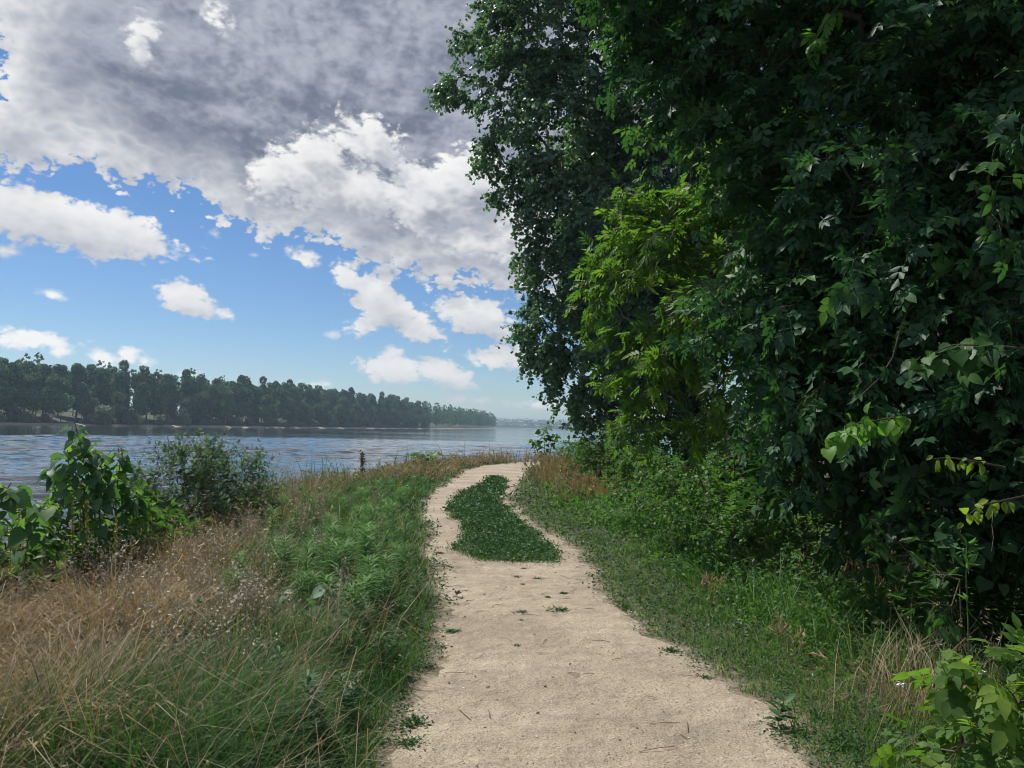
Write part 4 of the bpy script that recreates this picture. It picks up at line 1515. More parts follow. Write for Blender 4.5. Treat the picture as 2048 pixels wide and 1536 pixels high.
def cover(name, label, n, dens, size, hmax, mat, r0=1.7, r1=34.0, ang=46.0, soft=0.0, hfun=None):
    """small creeping leaves close to the ground"""
    x, y, r = scatter(n, r0, r1, ang)
    k = rng.random(n) < dens(x, y)
    x, y, r = x[k], y[k], r[k]
    m = len(x)
    if soft:
        x, y = x + rng.normal(0, soft, m), y + rng.normal(0, soft * 2, m)
    hm = hmax if hfun is None else hmax * hfun(x, y)
    pos = np.stack([x, y, gz(x, y) + 0.008 + hm * rng.random(m) ** 1.3 * (0.4 + vnoise(x, y, 3.0, 81, 2))], -1)
    ax = unit(np.stack([rng.normal(0, 1, m), rng.normal(0, 1, m), rng.uniform(-0.15, 0.75, m)], -1))
    nr = unit(rng.normal(0, 0.5, (m, 3)) + np.array([0, 0, 1.0]))
    tv, tt = leaf_lite(0.26)
    V, T = stamp(tv, tt, pos, frames(ax, nr), size * rng.uniform(0.55, 1.3, m) * np.maximum(1, r / 4.5) ** 0.9)
    o = mesh_np(name, V, T, mat, np.repeat(np.clip(0.5 * vnoise(x, y, 1.7, 82, 3) + 0.5 * rng.random(m), 0, 1), 4))
    tag(o, label, 'ground cover', kind='stuff')


def edge_cover(x, y):
    el, er, t = edge_l(x, y), edge_r(x, y), bank_dist(x, y)
    w = ragged(x, y)
    nz = vnoise(x, y, 3.3, 91, 3)
    L = sstep(0.10, -0.12, el + w + (nz - 0.5) * 0.5) * sstep(-2.6, -1.2, el)
    Rr = sstep(-0.10, 0.14, er + w * 0.9 + (nz - 0.5) * 0.5) * sstep(4.5, 2.5, er)
    return np.where(t > -1, np.maximum(L, Rr), 0)


cover('ground_cover', 'creeping knotgrass along both edges of the track', 250000, edge_cover, 0.022, 0.055, m_cover)
cover('ground_cover', 'low grass island growing between the wheel tracks', 150000, lambda x, y: on_island(x, y) * (0.35 + 0.65 * sstep(0.30, 0.48, vnoise(x, y, 3.0, 95, 3))), 0.022, 0.06, m_cover, r0=8.5, r1=25.5, ang=6.0, soft=0.06)
cover('ground_cover', 'mixed leafy weeds filling the right verge below the shrubs', 200000,
      lambda x, y: right_side(x, y) * sstep(0.5, 1.3, edge_r(x, y)) * sstep(5.0, 3.5, edge_r(x, y)) * sstep(0.30, 0.5, vnoise(x, y, 1.3, 98, 3)), 0.040, 0.34, m_leafy, hfun=lambda x, y: 0.35 + 0.9 * sstep(0.6, 1.8, edge_r(x, y)))
cover('ground_cover', 'dark leafy weeds under the grass of the left verge', 150000,
      lambda x, y: left_side(x, y) * sstep(-0.2, -0.6, edge_l(x, y)) * sstep(-3.0, -1.5, edge_l(x, y)) * sstep(0.36, 0.52, vnoise(x, y, 1.5, 99, 3)), 0.034, 0.30, m_cover)

x, y, r = scatter(130000, 8.5, 25.5, 6.0)
k = on_island(x, y)
x, y, r = x[k], y[k], r[k]
m = len(x)
x = x + rng.normal(0, 0.07, m)
y = y + rng.normal(0, 0.16, m)
V, T, R, _, _ = blade_mesh(x, y, gz(x, y) - 0.005, rng.uniform(0.03, 0.10, m), 0.004 * (r / 4.2) ** 0.85, rng.random(m) * 6.283, rng.uniform(0.3, 0.8, m), rng.uniform(0.1, 0.5, m), rng.random(m) * 0.8, False)
tag(mesh_np('grass', V, T, m_green, R), 'short turf on the island between the wheel tracks', 'grass', kind='stuff')

# loose grit on the track
oct_v = np.array([(1, 0, 0), (0, 0.8, 0), (-0.9, 0, 0), (0, -0.85, 0), (0.1, 0, 0.6), (0, 0, -0.5)], float)
oct_t = np.array([(0, 1, 4), (1, 2, 4), (2, 3, 4), (3, 0, 4)])
m_grit, n = new_mat('grit')
c = n.colors(n.add('ShaderNodeAttribute', attribute_name='rnd').outputs['Fac'], [(0.0, (0.10, 0.082, 0.062)), (0.45, (0.24, 0.20, 0.155)), (0.8, (0.40, 0.345, 0.27)), (1.0, (0.56, 0.52, 0.46))])
pr = n.add('ShaderNodeBsdfPrincipled', i_Roughness=0.9)
n.put(pr.inputs['Base Color'], c)
n.add('ShaderNodeOutputMaterial', i_Surface=pr.outputs[0])
x, y, r = scatter(52000, 2.2, 22.0, 27.0)
k = on_path(x, y, -0.02) & (rng.random(len(x)) < 0.35 + 0.65 * vnoise(x, y, 1.5, 97, 3))
x, y, r = x[k], y[k], r[k]
m = len(x)
a = rng.random(m) * 6.283
rot = frames(np.stack([np.cos(a), np.sin(a), rng.normal(0, 0.2, m)], -1), np.tile([0, 0, 1.0], (m, 1)))
V, T = stamp(oct_v, oct_t, np.stack([x, y, gz(x, y) + 0.010], -1), rot, 0.0022 * np.exp(rng.normal(0, 0.55, m)) * np.maximum(1, r / 4) ** 0.7)
tag(mesh_np('grit', V, T, m_grit, np.repeat(rng.random(m), 6)), 'loose grit scattered over the sandy track', 'gravel', kind='stuff')


def tuft(name, label, bx, by, spread, n, hr, w, mat, heads, cat='grass tuft', lean=0.25, bend=0.3, kind=None):
    """one clump of dry grass round a spot"""
    g = ground_at(bx, by)
    x, y = g[0] + rng.normal(0, spread, n), g[1] + rng.normal(0, spread * 1.3, n)
    ok = (edge_r(x, y) > 0.25) | (edge_l(x, y) < -0.15)
    x, y = x[ok], y[ok]
    n = len(x)
    r = float(np.hypot(g[0], g[1]))
    sc = max(1.0, r / 4.5) ** 0.8
    hd = np.arctan2(y - g[1], x - g[0]) + rng.normal(0, 0.6, n)
    V, T, R, tip, td = blade_mesh(x, y, gz(x, y) - 0.01, rng.uniform(*hr, n), w * sc * rng.uniform(0.6, 1.3, n), hd, bend * rng.uniform(0.2, 1.6, n), lean * rng.uniform(0.1, 1.6, n), rng.uniform(0.25, 1.0, n), True)
    sel = np.where(rng.random(n) < heads)[0]
    c = 7
    pos = np.repeat(tip[sel], c, axis=0) + np.repeat(td[sel], c, axis=0) * rng.uniform(-0.05, 0.02, (len(sel) * c, 1))
    ax = np.repeat(td[sel], c, axis=0) * 1.2 + rng.normal(0, 0.45, pos.shape)
    V2, T2 = stamp(*leaf_lite(0.09), pos, frames(ax, rng.normal(size=pos.shape)), 0.055 * sc ** 0.6 * rng.uniform(0.6, 1.2, len(pos)))
    V, T, R = join([(V, T, R), (V2, T2, np.repeat(rng.uniform(0.5, 1.0, len(pos)), 4))])
    b = np.array([g[0], g[1], float(gz(g[0], g[1]))])
    o = mesh_np(name, V - b, T, mat, R)
    o.location = b.tolist()
    tag(o, label, cat, kind=kind)


tuft('grass', 'swathe of tall golden dry grass beside the bend on the right', 1225, 1002, 0.55, 1700, (0.25, 0.6), 0.0042, m_head, 0.3, 'grass', kind='stuff')
tuft('grass', 'tall tan grass behind the golden swathe on the right verge', 1155, 965, 0.7, 1500, (0.35, 0.8), 0.0042, m_head, 0.3, 'grass', kind='stuff')
tuft('dry_grass_tuft', 'upright tuft of wild barley with pale bristly ears below the dead stalks', 1750, 1225, 0.075, 150, (0.36, 0.60), 0.0036, m_dry, 0.35, lean=0.12, bend=0.2)
tuft('dry_grass_tuft', 'low arching tuft of straw left of the wild barley', 1640, 1195, 0.12, 190, (0.25, 0.45), 0.0036, m_dry, 0.15, lean=0.4, bend=0.9)
tuft('dry_grass_tuft', 'sprawling straw tuft beside the low bush of broad leaflets', 1850, 1450, 0.12, 200, (0.15, 0.36), 0.0034, m_dry, 0.1, lean=0.6, bend=0.6)
tuft('dry_grass_tuft', 'few pale barley ears standing in the short grass near the track edge', 1580, 1330, 0.03, 14, (0.16, 0.26), 0.003, m_dry, 0.9, lean=0.2, bend=0.15)
tuft('dry_grass_tuft', 'thin pale barley ears in the short grass in front of the leafy weeds', 1425, 1210, 0.03, 12, (0.16, 0.26), 0.003, m_dry, 0.9, lean=0.2, bend=0.15)
tuft('dry_grass_tuft', 'golden fan of long straw leaning over the corner of the left verge', 190, 1330, 0.16, 320, (0.4, 0.75), 0.0036, m_dry, 0.1, lean=0.75, bend=0.25)
tuft('dry_grass_tuft', 'yellow tangle of straw under the seedling with large pale leaves', 560, 1290, 0.22, 260, (0.2, 0.4), 0.0034, m_dry, 0.05, lean=0.7, bend=0.8)

# ------------------------------------------------------------------ single plants
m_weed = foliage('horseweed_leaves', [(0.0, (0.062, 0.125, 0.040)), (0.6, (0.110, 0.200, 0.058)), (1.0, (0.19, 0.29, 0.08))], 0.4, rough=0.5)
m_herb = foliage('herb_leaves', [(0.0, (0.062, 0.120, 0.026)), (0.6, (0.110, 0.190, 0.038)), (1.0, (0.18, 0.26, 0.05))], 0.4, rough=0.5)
m_cotton = foliage('cottonwood_leaves', [(0.0, (0.085, 0.150, 0.060)), (0.7, (0.135, 0.215, 0.080)), (0.88, (0.19, 0.28, 0.07)), (1.0, (0.30, 0.36, 0.05))], 0.42, rough=0.5, spec=0.25)
m_indigo = foliage('indigo_bush_leaves', [(0.0, (0.080, 0.115, 0.058)), (0.6, (0.130, 0.172, 0.088)), (1.0, (0.20, 0.245, 0.125))], 0.38, rough=0.5)
m_pale = foliage('pale_leaves', [(0.0, (0.13, 0.20, 0.10)), (1.0, (0.26, 0.36, 0.20))], 0.3, rough=0.5)
m_stem = plain('green_stem', (0.075, 0.10, 0.035), (0.14, 0.16, 0.07), 30.0, 0.7)
m_flower = plain('yellow_petals', (0.50, 0.46, 0.05), (0.66, 0.62, 0.10), 60.0, 0.6)
m_white = plain('white_petals', (0.62, 0.62, 0.58), (0.80, 0.80, 0.76), 60.0, 0.6)
m_deadleaf = plain('dead_leaf', (0.10, 0.065, 0.04), (0.26, 0.18, 0.12), 60.0, 0.8)
m_stone = plain('pale_stone', (0.34, 0.31, 0.27), (0.60, 0.57, 0.52), 40.0, 0.85, 0.01)
m_stone_dark = plain('brown_stone', (0.10, 0.085, 0.07), (0.24, 0.20, 0.16), 40.0, 0.85, 0.01)


def stem_plant(name, h, lean, n_leaf, tpl, tpl_name, size, mat, stem_r=0.005, z0=0.12, out=0.9, up=0.35, taper=True, whorl=2.4, branch=0):
    """upright herb: a stem with leaves all the way up, as a prototype at the origin"""
    root = empty(name, (0, 0, 0))
    t = np.linspace(0, 1, 7)
    C = np.stack([lean * h * t * t, 0.3 * lean * h * t * t, h * t - 0.02], -1)
    ch = [(C, np.linspace(stem_r, stem_r * 0.35, 7))]
    P, A, S, N = [], [], [], []
    for k in range(n_leaf):
        s = z0 + (1 - z0) * (k + 0.5) / n_leaf
        c = np.array([np.interp(s, t, C[:, i]) for i in range(3)])
        a = k * whorl + rng.normal(0, 0.25)
        d = np.array([math.cos(a), math.sin(a), 0.0])
        P.append(c)
        A.append(d * out + np.array([0, 0, up + 0.6 * (s - 0.5)]) + rng.normal(0, 0.12, 3))
        N.append(np.array([0, 0, 1.0]) - d * 0.3 + rng.normal(0, 0.15, 3))
        S.append(size * (1.0 if not taper else (0.45 + 0.9 * math.sin(math.pi * min(1, 0.25 + 0.72 * (1 - s))))) * rng.uniform(0.8, 1.15))
    V, T, R = tubes(ch, 5)
    mesh_np('stem', V, T, m_stem, R, smooth=True, parent=root)
    P, A, N, S = np.array(P), np.array(A), np.array(N), np.array(S)
    return root, P, frames(A, N), S


def herb_proto(name, n_single=None, **kw):
    tpl, mat = kw['tpl'], kw['mat']
    root, P, Rm, S = stem_plant(name, **kw)
    V, T = stamp(tpl[0], tpl[1], P, Rm, S)
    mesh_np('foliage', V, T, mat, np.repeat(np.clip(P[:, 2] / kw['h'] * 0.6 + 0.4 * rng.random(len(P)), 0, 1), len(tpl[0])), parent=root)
    return root


def place(protos_, spots, label, cat, group, scale=(0.8, 1.2), first=None):
    used = set()
    for i, (x, y) in enumerate(spots):
        k = int(rng.integers(len(protos_))) if i >= len(protos_) else i
        o = protos_[k] if k not in used else copy_tree(protos_[k])
        used.add(k)
        o.location = (float(x), float(y), float(gz(x, y)) - 0.01)
        o.rotation_euler = (0, 0, rng.random() * 6.283)
        s = rng.uniform(*scale)
        o.scale = (s, s, s)
        tag(o, label, cat, group)


# feathery horseweed on the left verge
HW_LEAF = leaf_full(0.055, [(0.25, 0.9), (0.6, 1.0)], fold=0.02, droop=0.35)
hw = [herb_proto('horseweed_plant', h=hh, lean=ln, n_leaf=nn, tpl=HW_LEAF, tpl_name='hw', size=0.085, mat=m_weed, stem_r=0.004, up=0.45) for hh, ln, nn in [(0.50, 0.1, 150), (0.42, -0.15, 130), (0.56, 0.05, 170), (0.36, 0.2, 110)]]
sp = []
for (bx, by, n, s) in [(730, 1200, 9, 0.32), (690, 1130, 9, 0.4), (770, 1150, 7, 0.3), (640, 1100, 8, 0.5), (720, 1060, 9, 0.6), (780, 1080, 7, 0.35), (690, 1020, 7, 0.7), (790, 1020, 6, 0.5), (640, 1230, 5, 0.3), (560, 1130, 4, 0.4), (740, 1270, 3, 0.2), (600, 1170, 8, 0.5), (540, 1200, 6, 0.4), (800, 1130, 6, 0.2), (620, 1040, 10, 0.8), (740, 1000, 10, 0.9), (700, 1180, 8, 0.3)]:
    g = ground_at(bx, by + 25)
    for k in range(n):
        x, y = g[0] + rng.normal(0, s * 0.7), g[1] + rng.normal(0, s * 1.2)
        if edge_l(np.array(x), np.array(y)) < -0.35:
            sp.append((x, y))
place(hw, sp, 'feathery bright green horseweed standing in the left verge', 'weed', 'horseweed in the left verge')

# leafy green herbs on the right verge, in front of the shrubs
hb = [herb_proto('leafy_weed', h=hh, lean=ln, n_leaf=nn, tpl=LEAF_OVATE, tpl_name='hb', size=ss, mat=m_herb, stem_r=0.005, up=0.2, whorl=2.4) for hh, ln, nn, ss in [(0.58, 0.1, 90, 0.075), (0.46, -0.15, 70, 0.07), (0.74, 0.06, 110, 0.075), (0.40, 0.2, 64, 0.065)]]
sp = []
for (bx, by, n, s) in [(1520, 1130, 16, 0.3), (1450, 1080, 14, 0.45), (1540, 1050, 14, 0.5), (1620, 1060, 12, 0.4), (1400, 1000, 12, 0.8), (1560, 1090, 10, 0.4), (1380, 1040, 10, 0.6), (1480, 1020, 10, 0.7), (1330, 1000, 10, 0.8), (1420, 985, 8, 0.9), (1290, 965, 8, 1.2), (1640, 1120, 8, 0.3), (1230, 945, 8, 1.6), (1340, 960, 12, 1.4), (1180, 930, 10, 1.8), (1260, 985, 10, 0.7), (1160, 945, 8, 0.9), (1300, 1020, 8, 0.5), (1210, 960, 8, 0.9), (1720, 1110, 6, 0.3), (1790, 1150, 6, 0.3), (1900, 1230, 5, 0.25), (1960, 1330, 4, 0.25), (1840, 1300, 4, 0.25)]:
    g = ground_at(bx, by)
    for k in range(n):
        x, y = g[0] + rng.normal(0, s * 0.7), g[1] + rng.normal(0, s * 1.3)
        if edge_r(np.array(x), np.array(y)) > 0.75:
            sp.append((x, y))
place(hb, sp, 'leafy green weed in the strip between the short grass and the wood', 'weed', 'leafy weeds on the right verge', (0.85, 1.5))

# darker leafy weeds low in the left verge
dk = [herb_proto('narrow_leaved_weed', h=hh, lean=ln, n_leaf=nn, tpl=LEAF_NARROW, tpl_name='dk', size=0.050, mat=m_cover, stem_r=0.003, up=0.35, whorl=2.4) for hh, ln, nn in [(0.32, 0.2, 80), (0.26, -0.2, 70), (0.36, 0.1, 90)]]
sp = []
for (bx, by, n, s) in [(560, 1330, 7, 0.22), (680, 1330, 6, 0.2), (480, 1430, 6, 0.18), (640, 1440, 6, 0.16), (760, 1340, 4, 0.12), (560, 1500, 4, 0.12), (380, 1400, 4, 0.2), (700, 1500, 3, 0.1), (800, 1200, 5, 0.2)]:
    g = ground_at(bx, by + 30)
    for k in range(n):
        x, y = g[0] + rng.normal(0, s), g[1] + rng.normal(0, s * 1.3)
        if edge_l(np.array(x), np.array(y)) < -0.25:
            sp.append((x, y))
place(dk, sp, 'dark narrow leaved weed half sunk in the rough green grass of the left verge', 'weed', 'narrow leaved weeds in the left grass', (0.7, 1.2))

# dried-up branching weeds with pale seed heads
m_straw = plain('straw_stems', (0.28, 0.23, 0.15), (0.44, 0.37, 0.26), 40.0, 0.8)
m_husk = plain('pale_husks', (0.36, 0.31, 0.22), (0.56, 0.50, 0.38), 60.0, 0.8)
dw_ = []
for k in range(4):
    root = empty('dry_weed', (0, 0, 0))
    h = 0.44 + 0.05 * k
    t = np.linspace(0, 1, 6)
    C = np.stack([0.1 * h * t * t, rng.normal(0, 0.05) * t, h * t - 0.02], -1)
    ch, tips = [(C, np.linspace(0.0035, 0.0012, 6))], [C[-1]]
    for q in range(13):
        s = rng.uniform(0.35, 0.95)
        b = np.array([np.interp(s, t, C[:, i]) for i in range(3)])
        a = q * 2.4
        L = h * rng.uniform(0.15, 0.36)
        m_ = b + np.array([math.cos(a) * 0.45, math.sin(a) * 0.45, 0.5]) * L
        e = b + np.array([math.cos(a) * 0.75, math.sin(a) * 0.75, 1.0]) * L
        ch.append((np.array([b, m_, e]), np.array([0.002, 0.0016, 0.001])))
        tips += [e, m_ + [0.01, 0, 0.02], (e + m_) / 2]
    V, T, R = tubes(ch, 4)
    mesh_np('stem', V, T, m_straw, R, parent=root)
    P = np.repeat(np.array(tips), 5, axis=0) + rng.normal(0, 0.010, (len(tips) * 5, 3))
    V, T = stamp(*leaf_lite(0.35), P, rand_rot(len(P)), 0.019 * rng.uniform(0.6, 1.3, len(P)))
    mesh_np('seed_heads', V, T, m_husk, np.repeat(rng.random(len(P)), 4), parent=root)['kind'] = 'stuff'
    dw_.append(root)
sp = []
for (bx, by, n, s) in [(420, 1180, 12, 0.6), (330, 1150, 10, 0.6), (480, 1110, 12, 0.7), (560, 1060, 10, 0.8), (400, 1090, 10, 0.7), (520, 1240, 8, 0.4), (360, 1260, 8, 0.4), (250, 1220, 6, 0.4), (460, 1330, 6, 0.3), (600, 1010, 8, 1.0), (640, 985, 8, 1.2)]:
    g = ground_at(bx, by + 60)
    for k in range(n):
        x, y = g[0] + rng.normal(0, s * 0.7), g[1] + rng.normal(0, s)
        if edge_l(np.array(x), np.array(y)) < -0.7 and bank_dist(np.array(x), np.array(y)) > -0.6:
            sp.append((x, y))
place(dw_, sp, 'dried branching weed with pale seed heads in the tan grass', 'weed', 'dried weeds in the left verge', (0.7, 1.15))

# cottonwood saplings on the edge of the bank
def sapling(name, label, stems, leaf, count, mat, tpl=LEAF_HEART, tn='cotton', cat='sapling', r=0.009, tilt=-0.5):
    base = at(*stems[0][0])
    base[2] = float(gz(base[0], base[1]))
    root = empty(name, base)
    tag(root, label, cat)
    ch, pos, ax = [], [], []
    for pts in stems:
        P = np.array([at(*p) for p in pts])
        P[0, 2] = float(gz(P[0, 0], P[0, 1])) - 0.05
        s = np.linspace(0, 1, len(P))
        t = np.linspace(0, 1, 10)
        C = np.stack([np.interp(t, s, P[:, k]) for k in range(3)], -1)
        ch.append((C, np.linspace(r, r * 0.35, 10)))
        n = int(count / len(stems))
        tt = np.linspace(0.22, 1.0, n)
        q = np.stack([np.interp(tt, t, C[:, k]) for k in range(3)], -1)
        a = np.arange(n) * 2.4 + rng.random()
        d = np.stack([np.cos(a), np.sin(a), np.full(n, 0.25)], -1)
        pos.append(q)
        ax.append(unit(d + rng.normal(0, 0.2, d.shape)))
    V, T, R = tubes(ch, 6)
    mesh_np('stem', V - base, T, m_stem, R, smooth=True, parent=root)
    pos, ax = np.concatenate(pos), np.concatenate(ax)
    # the blades hang from their stalks, faces turned out and up
    ax = unit(ax + np.array([0, 0, tilt]))
    nr = unit(ax * np.array([1, 1, 0]) * 0.9 + np.array([0, 0, 0.6]) + rng.normal(0, 0.35, ax.shape))
    single_leaves(root, base, tpl, mat, pos, frames(ax, nr), leaf * rng.uniform(0.7, 1.15, len(pos)), tn)
    return root


sapling('cottonwood_sapling', 'tall cottonwood sapling with broad glossy leaves rising against the water', [[(200, 1095, 6.4), (190, 1000, 6.4), (170, 920, 6.4), (150, 845, 6.4)], [(210, 1095, 6.9), (150, 1010, 6.8), (120, 960, 6.7), (108, 930, 6.7)], [(205, 1095, 6.5), (200, 1000, 6.5), (205, 940, 6.5), (190, 900, 6.5)], [(195, 1095, 6.4), (165, 1010, 6.3), (140, 960, 6.3), (135, 900, 6.4)]], 0.122, 150, m_cotton, tilt=-0.9)
sapling('cottonwood_sapling', 'shorter cottonwood sapling with yellow tipped leaves beside the tall one', [[(240, 1090, 7.0), (232, 990, 7.0), (240, 930, 7.0), (236, 890, 7.0)], [(250, 1090, 7.1), (270, 1020, 7.1), (262, 970, 7.1)]], 0.115, 64, m_cotton, tilt=-0.9)
sapling('cottonwood_sapling', 'broad leaved sapling below the bank edge with pale upturned leaves', [[(-40, 1150, 5.6), (-20, 1060, 5.6), (10, 985, 5.5), (22, 965, 5.5)], [(30, 1150, 5.7), (60, 1060, 5.7), (95, 1000, 5.7)]], 0.14, 52, m_cotton, tilt=-0.9)
lobes = px_lobes([(140, 985, 7.0, 50, 50), (230, 1000, 7.3, 60, 50), (190, 930, 7.0, 34, 36), (90, 1050, 6.6, 70, 60), (180, 1080, 6.9, 90, 60), (30, 1090, 6.2, 80, 80), (280, 1040, 7.7, 60, 60), (290, 1090, 7.4, 60, 40), (100, 1150, 6.2, 80, 50), (0, 1180, 5.7, 70, 60), (60, 1210, 5.8, 70, 50), (330, 1050, 8.0, 50, 50)])
base = np.array([-4.4, 7.2, float(gz(-4.4, 7.2))])
plant('bank_shrub', 'dense dark green shrub round the feet of the cottonwood saplings', 'shrub', base, trunk_line(base, (-4.1, 7.1, 0.6), 6, 0.2), lobes, (m_herb, m_bark_twig),
      per=190, twigs=3, twig_len=0.22, per_twig=6, size=0.088, lite=leaf_lite(0.3), tpl=LEAF_OVATE, tpl_name='bank', n_single=300, r_tip=0.003, shell=0.2, step=0.25, parts=('stem', 'crown'))
for (its, lab, bb) in [
    ([(320, 985, 9.0, 60, 60), (385, 955, 9.4, 50, 50), (320, 1040, 8.8, 70, 50), (350, 915, 9.4, 34, 26), (390, 1020, 9.2, 60, 50)], 'grey green feathery indigo bush on the bank edge next to the saplings', (-4.35, 9.5)),
    ([(430, 950, 10.2, 56, 50), (490, 945, 10.6, 34, 44), (460, 1000, 10.0, 66, 46), (425, 905, 10.2, 30, 20), (510, 1000, 10.4, 40, 30)], 'grey green feathery indigo bush between its twin and the tall bank grass', (-4.1, 10.7)),
]:
    lobes = px_lobes(its)
    base = np.array([bb[0], bb[1], float(gz(*bb))])
    plant('indigo_bush', lab, 'shrub', base, trunk_line(base, (bb[0], bb[1], 0.7), 6, 0.2), lobes, (m_indigo, m_bark_twig),
          per=300, twigs=4, twig_len=0.26, per_twig=6, droop=-0.3, size=0.10, tpl=compound(4, 0.12, 0.26, True), tpl_name='indigo', n_single=0, r_tip=0.003, shell=0.2, step=0.25, parts=('stem', 'crown'), hang=0.1)

# yellow flowering spikes at the foot of the saplings
for (bx, y0, y1, Y, lab) in [(38, 1010, 1130, 5.9, 'tall yellow flower spike standing alone before the broad leaved sapling'), (162, 965, 1080, 6.3, 'tall yellow flower spike in front of the tall sapling'),
                             (146, 1005, 1090, 6.2, 'short yellow flower spike in front of the tall sapling'), (174, 1000, 1095, 6.25, 'slender yellow flower spike beside the tallest spike'),
                             (22, 1060, 1150, 5.7, 'low yellow flower spike in the leaves below the alone standing one'), (232, 1035, 1090, 6.6, 'small pale yellow flower spike under the shorter sapling')]:
    top, low = at(bx, y0, Y), at(bx + 3, y1 + 60, Y)
    low[2] = float(gz(low[0], low[1]))
    root = empty('flower_spike', low)
    tag(root, lab, 'flower')
    C = np.linspace(low, top, 8)
    V, T, R = tubes([(C, np.linspace(0.005, 0.002, 8))], 5)
    mesh_np('stem', V - low, T, m_stem, R, smooth=True, parent=root)
    n = 120
    s = rng.uniform(0.58, 1.0, n)[:, None]
    a = rng.random(n) * 6.283
    d = np.stack([np.cos(a), np.sin(a), rng.uniform(-0.1, 0.5, n)], -1)
    P = low + (top - low) * s
    V, T = stamp(*leaf_lite(0.45), P, frames(d, rng.normal(size=(n, 3))), 0.017 * rng.uniform(0.7, 1.3, n))
    f = mesh_np('flowers', V - low, T, m_flower, np.repeat(rng.random(n), 4), parent=root)
    n = 26
    s = rng.uniform(0.08, 0.62, n)[:, None]
    a = rng.random(n) * 6.283
    d = np.stack([np.cos(a), np.sin(a), rng.uniform(-0.1, 0.6, n)], -1)
    V, T = stamp(*LEAF_OVATE, low + (top - low) * s, frames(d, np.tile([0, 0, 1.0], (n, 1)) + rng.normal(0, .2, (n, 3))), 0.10 * rng.uniform(0.7, 1.3, n))
    mesh_np('foliage', V - low, T, m_herb, np.repeat(rng.random(n), len(LEAF_OVATE[0])), parent=root)

# broad pale leaves of a seedling in the left grass
sapling('poplar_seedling', 'seedling with a few large pale leaves in the left grass', [[(640, 1290, 5.6), (628, 1240, 5.55), (612, 1200, 5.5), (600, 1175, 5.5)], [(645, 1290, 5.6), (650, 1220, 5.6), (662, 1172, 5.6)]], 0.125, 10, m_pale, cat='seedling', r=0.004, tilt=-0.8)

# stalks and small plants out on the point
sapling('poplar_sapling', 'small poplar sapling standing at the bend of the track against the water', [[(1088, 905, 30), (1090, 880, 30), (1086, 862, 30), (1098, 850, 30)], [(1095, 905, 30), (1105, 880, 30), (1110, 868, 30)], [(1085, 905, 30), (1072, 890, 30), (1068, 882, 30)]], 0.24, 75, m_herb, r=0.02)
sapling('broad_leaved_weed', 'low broad leaved weed on the far edge of the bank', [[(850, 925, 26), (848, 912, 26), (845, 902, 26)], [(852, 925, 26), (862, 910, 26), (870, 903, 26)], [(848, 925, 26), (838, 912, 26), (832, 906, 26)]], 0.27, 24, m_fresh, cat='weed', r=0.012)
P = np.array([at(725, 945, 20.5), at(725, 920, 20.5), at(724, 903, 20.5)])
P[0, 2] = float(gz(P[0, 0], P[0, 1]))
root = empty('dock_stalk', P[0])
tag(root, 'dark brown dock stalk standing up from the bank grass against the river', 'weed')
V, T, R = tubes([(P, np.array([0.012, 0.009, 0.005]))], 5)
mesh_np('stem', V - P[0], T, m_deadleaf, R, parent=root)
n = 220
s = rng.uniform(0.35, 1.0, n)
Q = P[0] + (P[2] - P[0]) * s[:, None] + rng.normal(0, 0.035, (n, 3)) * np.array([1, 1, 0.4])
V, T = stamp(*leaf_lite(0.4), Q, rand_rot(n), 0.05 * rng.uniform(0.6, 1.3, n))
mesh_np('seed_cluster', V - P[0], T, m_deadleaf, np.repeat(rng.random(n), 4), parent=root)

# fan of dead stalks at the edge of the wood
base = ground_at(1735, 1195)
root = empty('dead_stalks', base)
tag(root, 'fan of bare dead brown stalks at the edge of the wood', 'weed')
for k, (tx, ty) in enumerate([(1618, 950), (1640, 935), (1655, 965), (1600, 985), (1675, 990), (1630, 1010)]):
    top = at(tx, ty, 6.2 + 0.1 * k)
    b = base + np.array([rng.normal(0, 0.05), rng.normal(0, 0.05), 0.0])
    t = np.linspace(0, 1, 7)[:, None]
    C = b + (top - b) * t + np.array([0.10, 0, 0.05]) * np.sin(t * math.pi)
    ch = [(C, np.linspace(0.006, 0.002, 7))]
    for q in range(5):
        i = int(rng.integers(2, 6))
        e = C[i] + np.array([rng.normal(0, 0.10), rng.normal(0, 0.08), rng.uniform(0.02, 0.14)])
        ch.append((np.array([C[i], (C[i] + e) / 2 + [0, 0, 0.01], e]), np.array([0.0025, 0.002, 0.0012])))
    V, T, R = tubes(ch, 5)
    st_ = mesh_np('stalk', V - base, T, m_deadleaf if k % 2 else m_bark_twig, R, parent=root)
    n = 14
    i = rng.integers(2, 7, n)
    V, T = stamp(*leaf_lite(0.25), C[i] + rng.normal(0, 0.04, (n, 3)), rand_rot(n), 0.045 * rng.uniform(0.6, 1.3, n))
    mesh_np('dry_leaves', V - base, T, m_deadleaf, np.repeat(rng.random(n), 4), parent=st_)

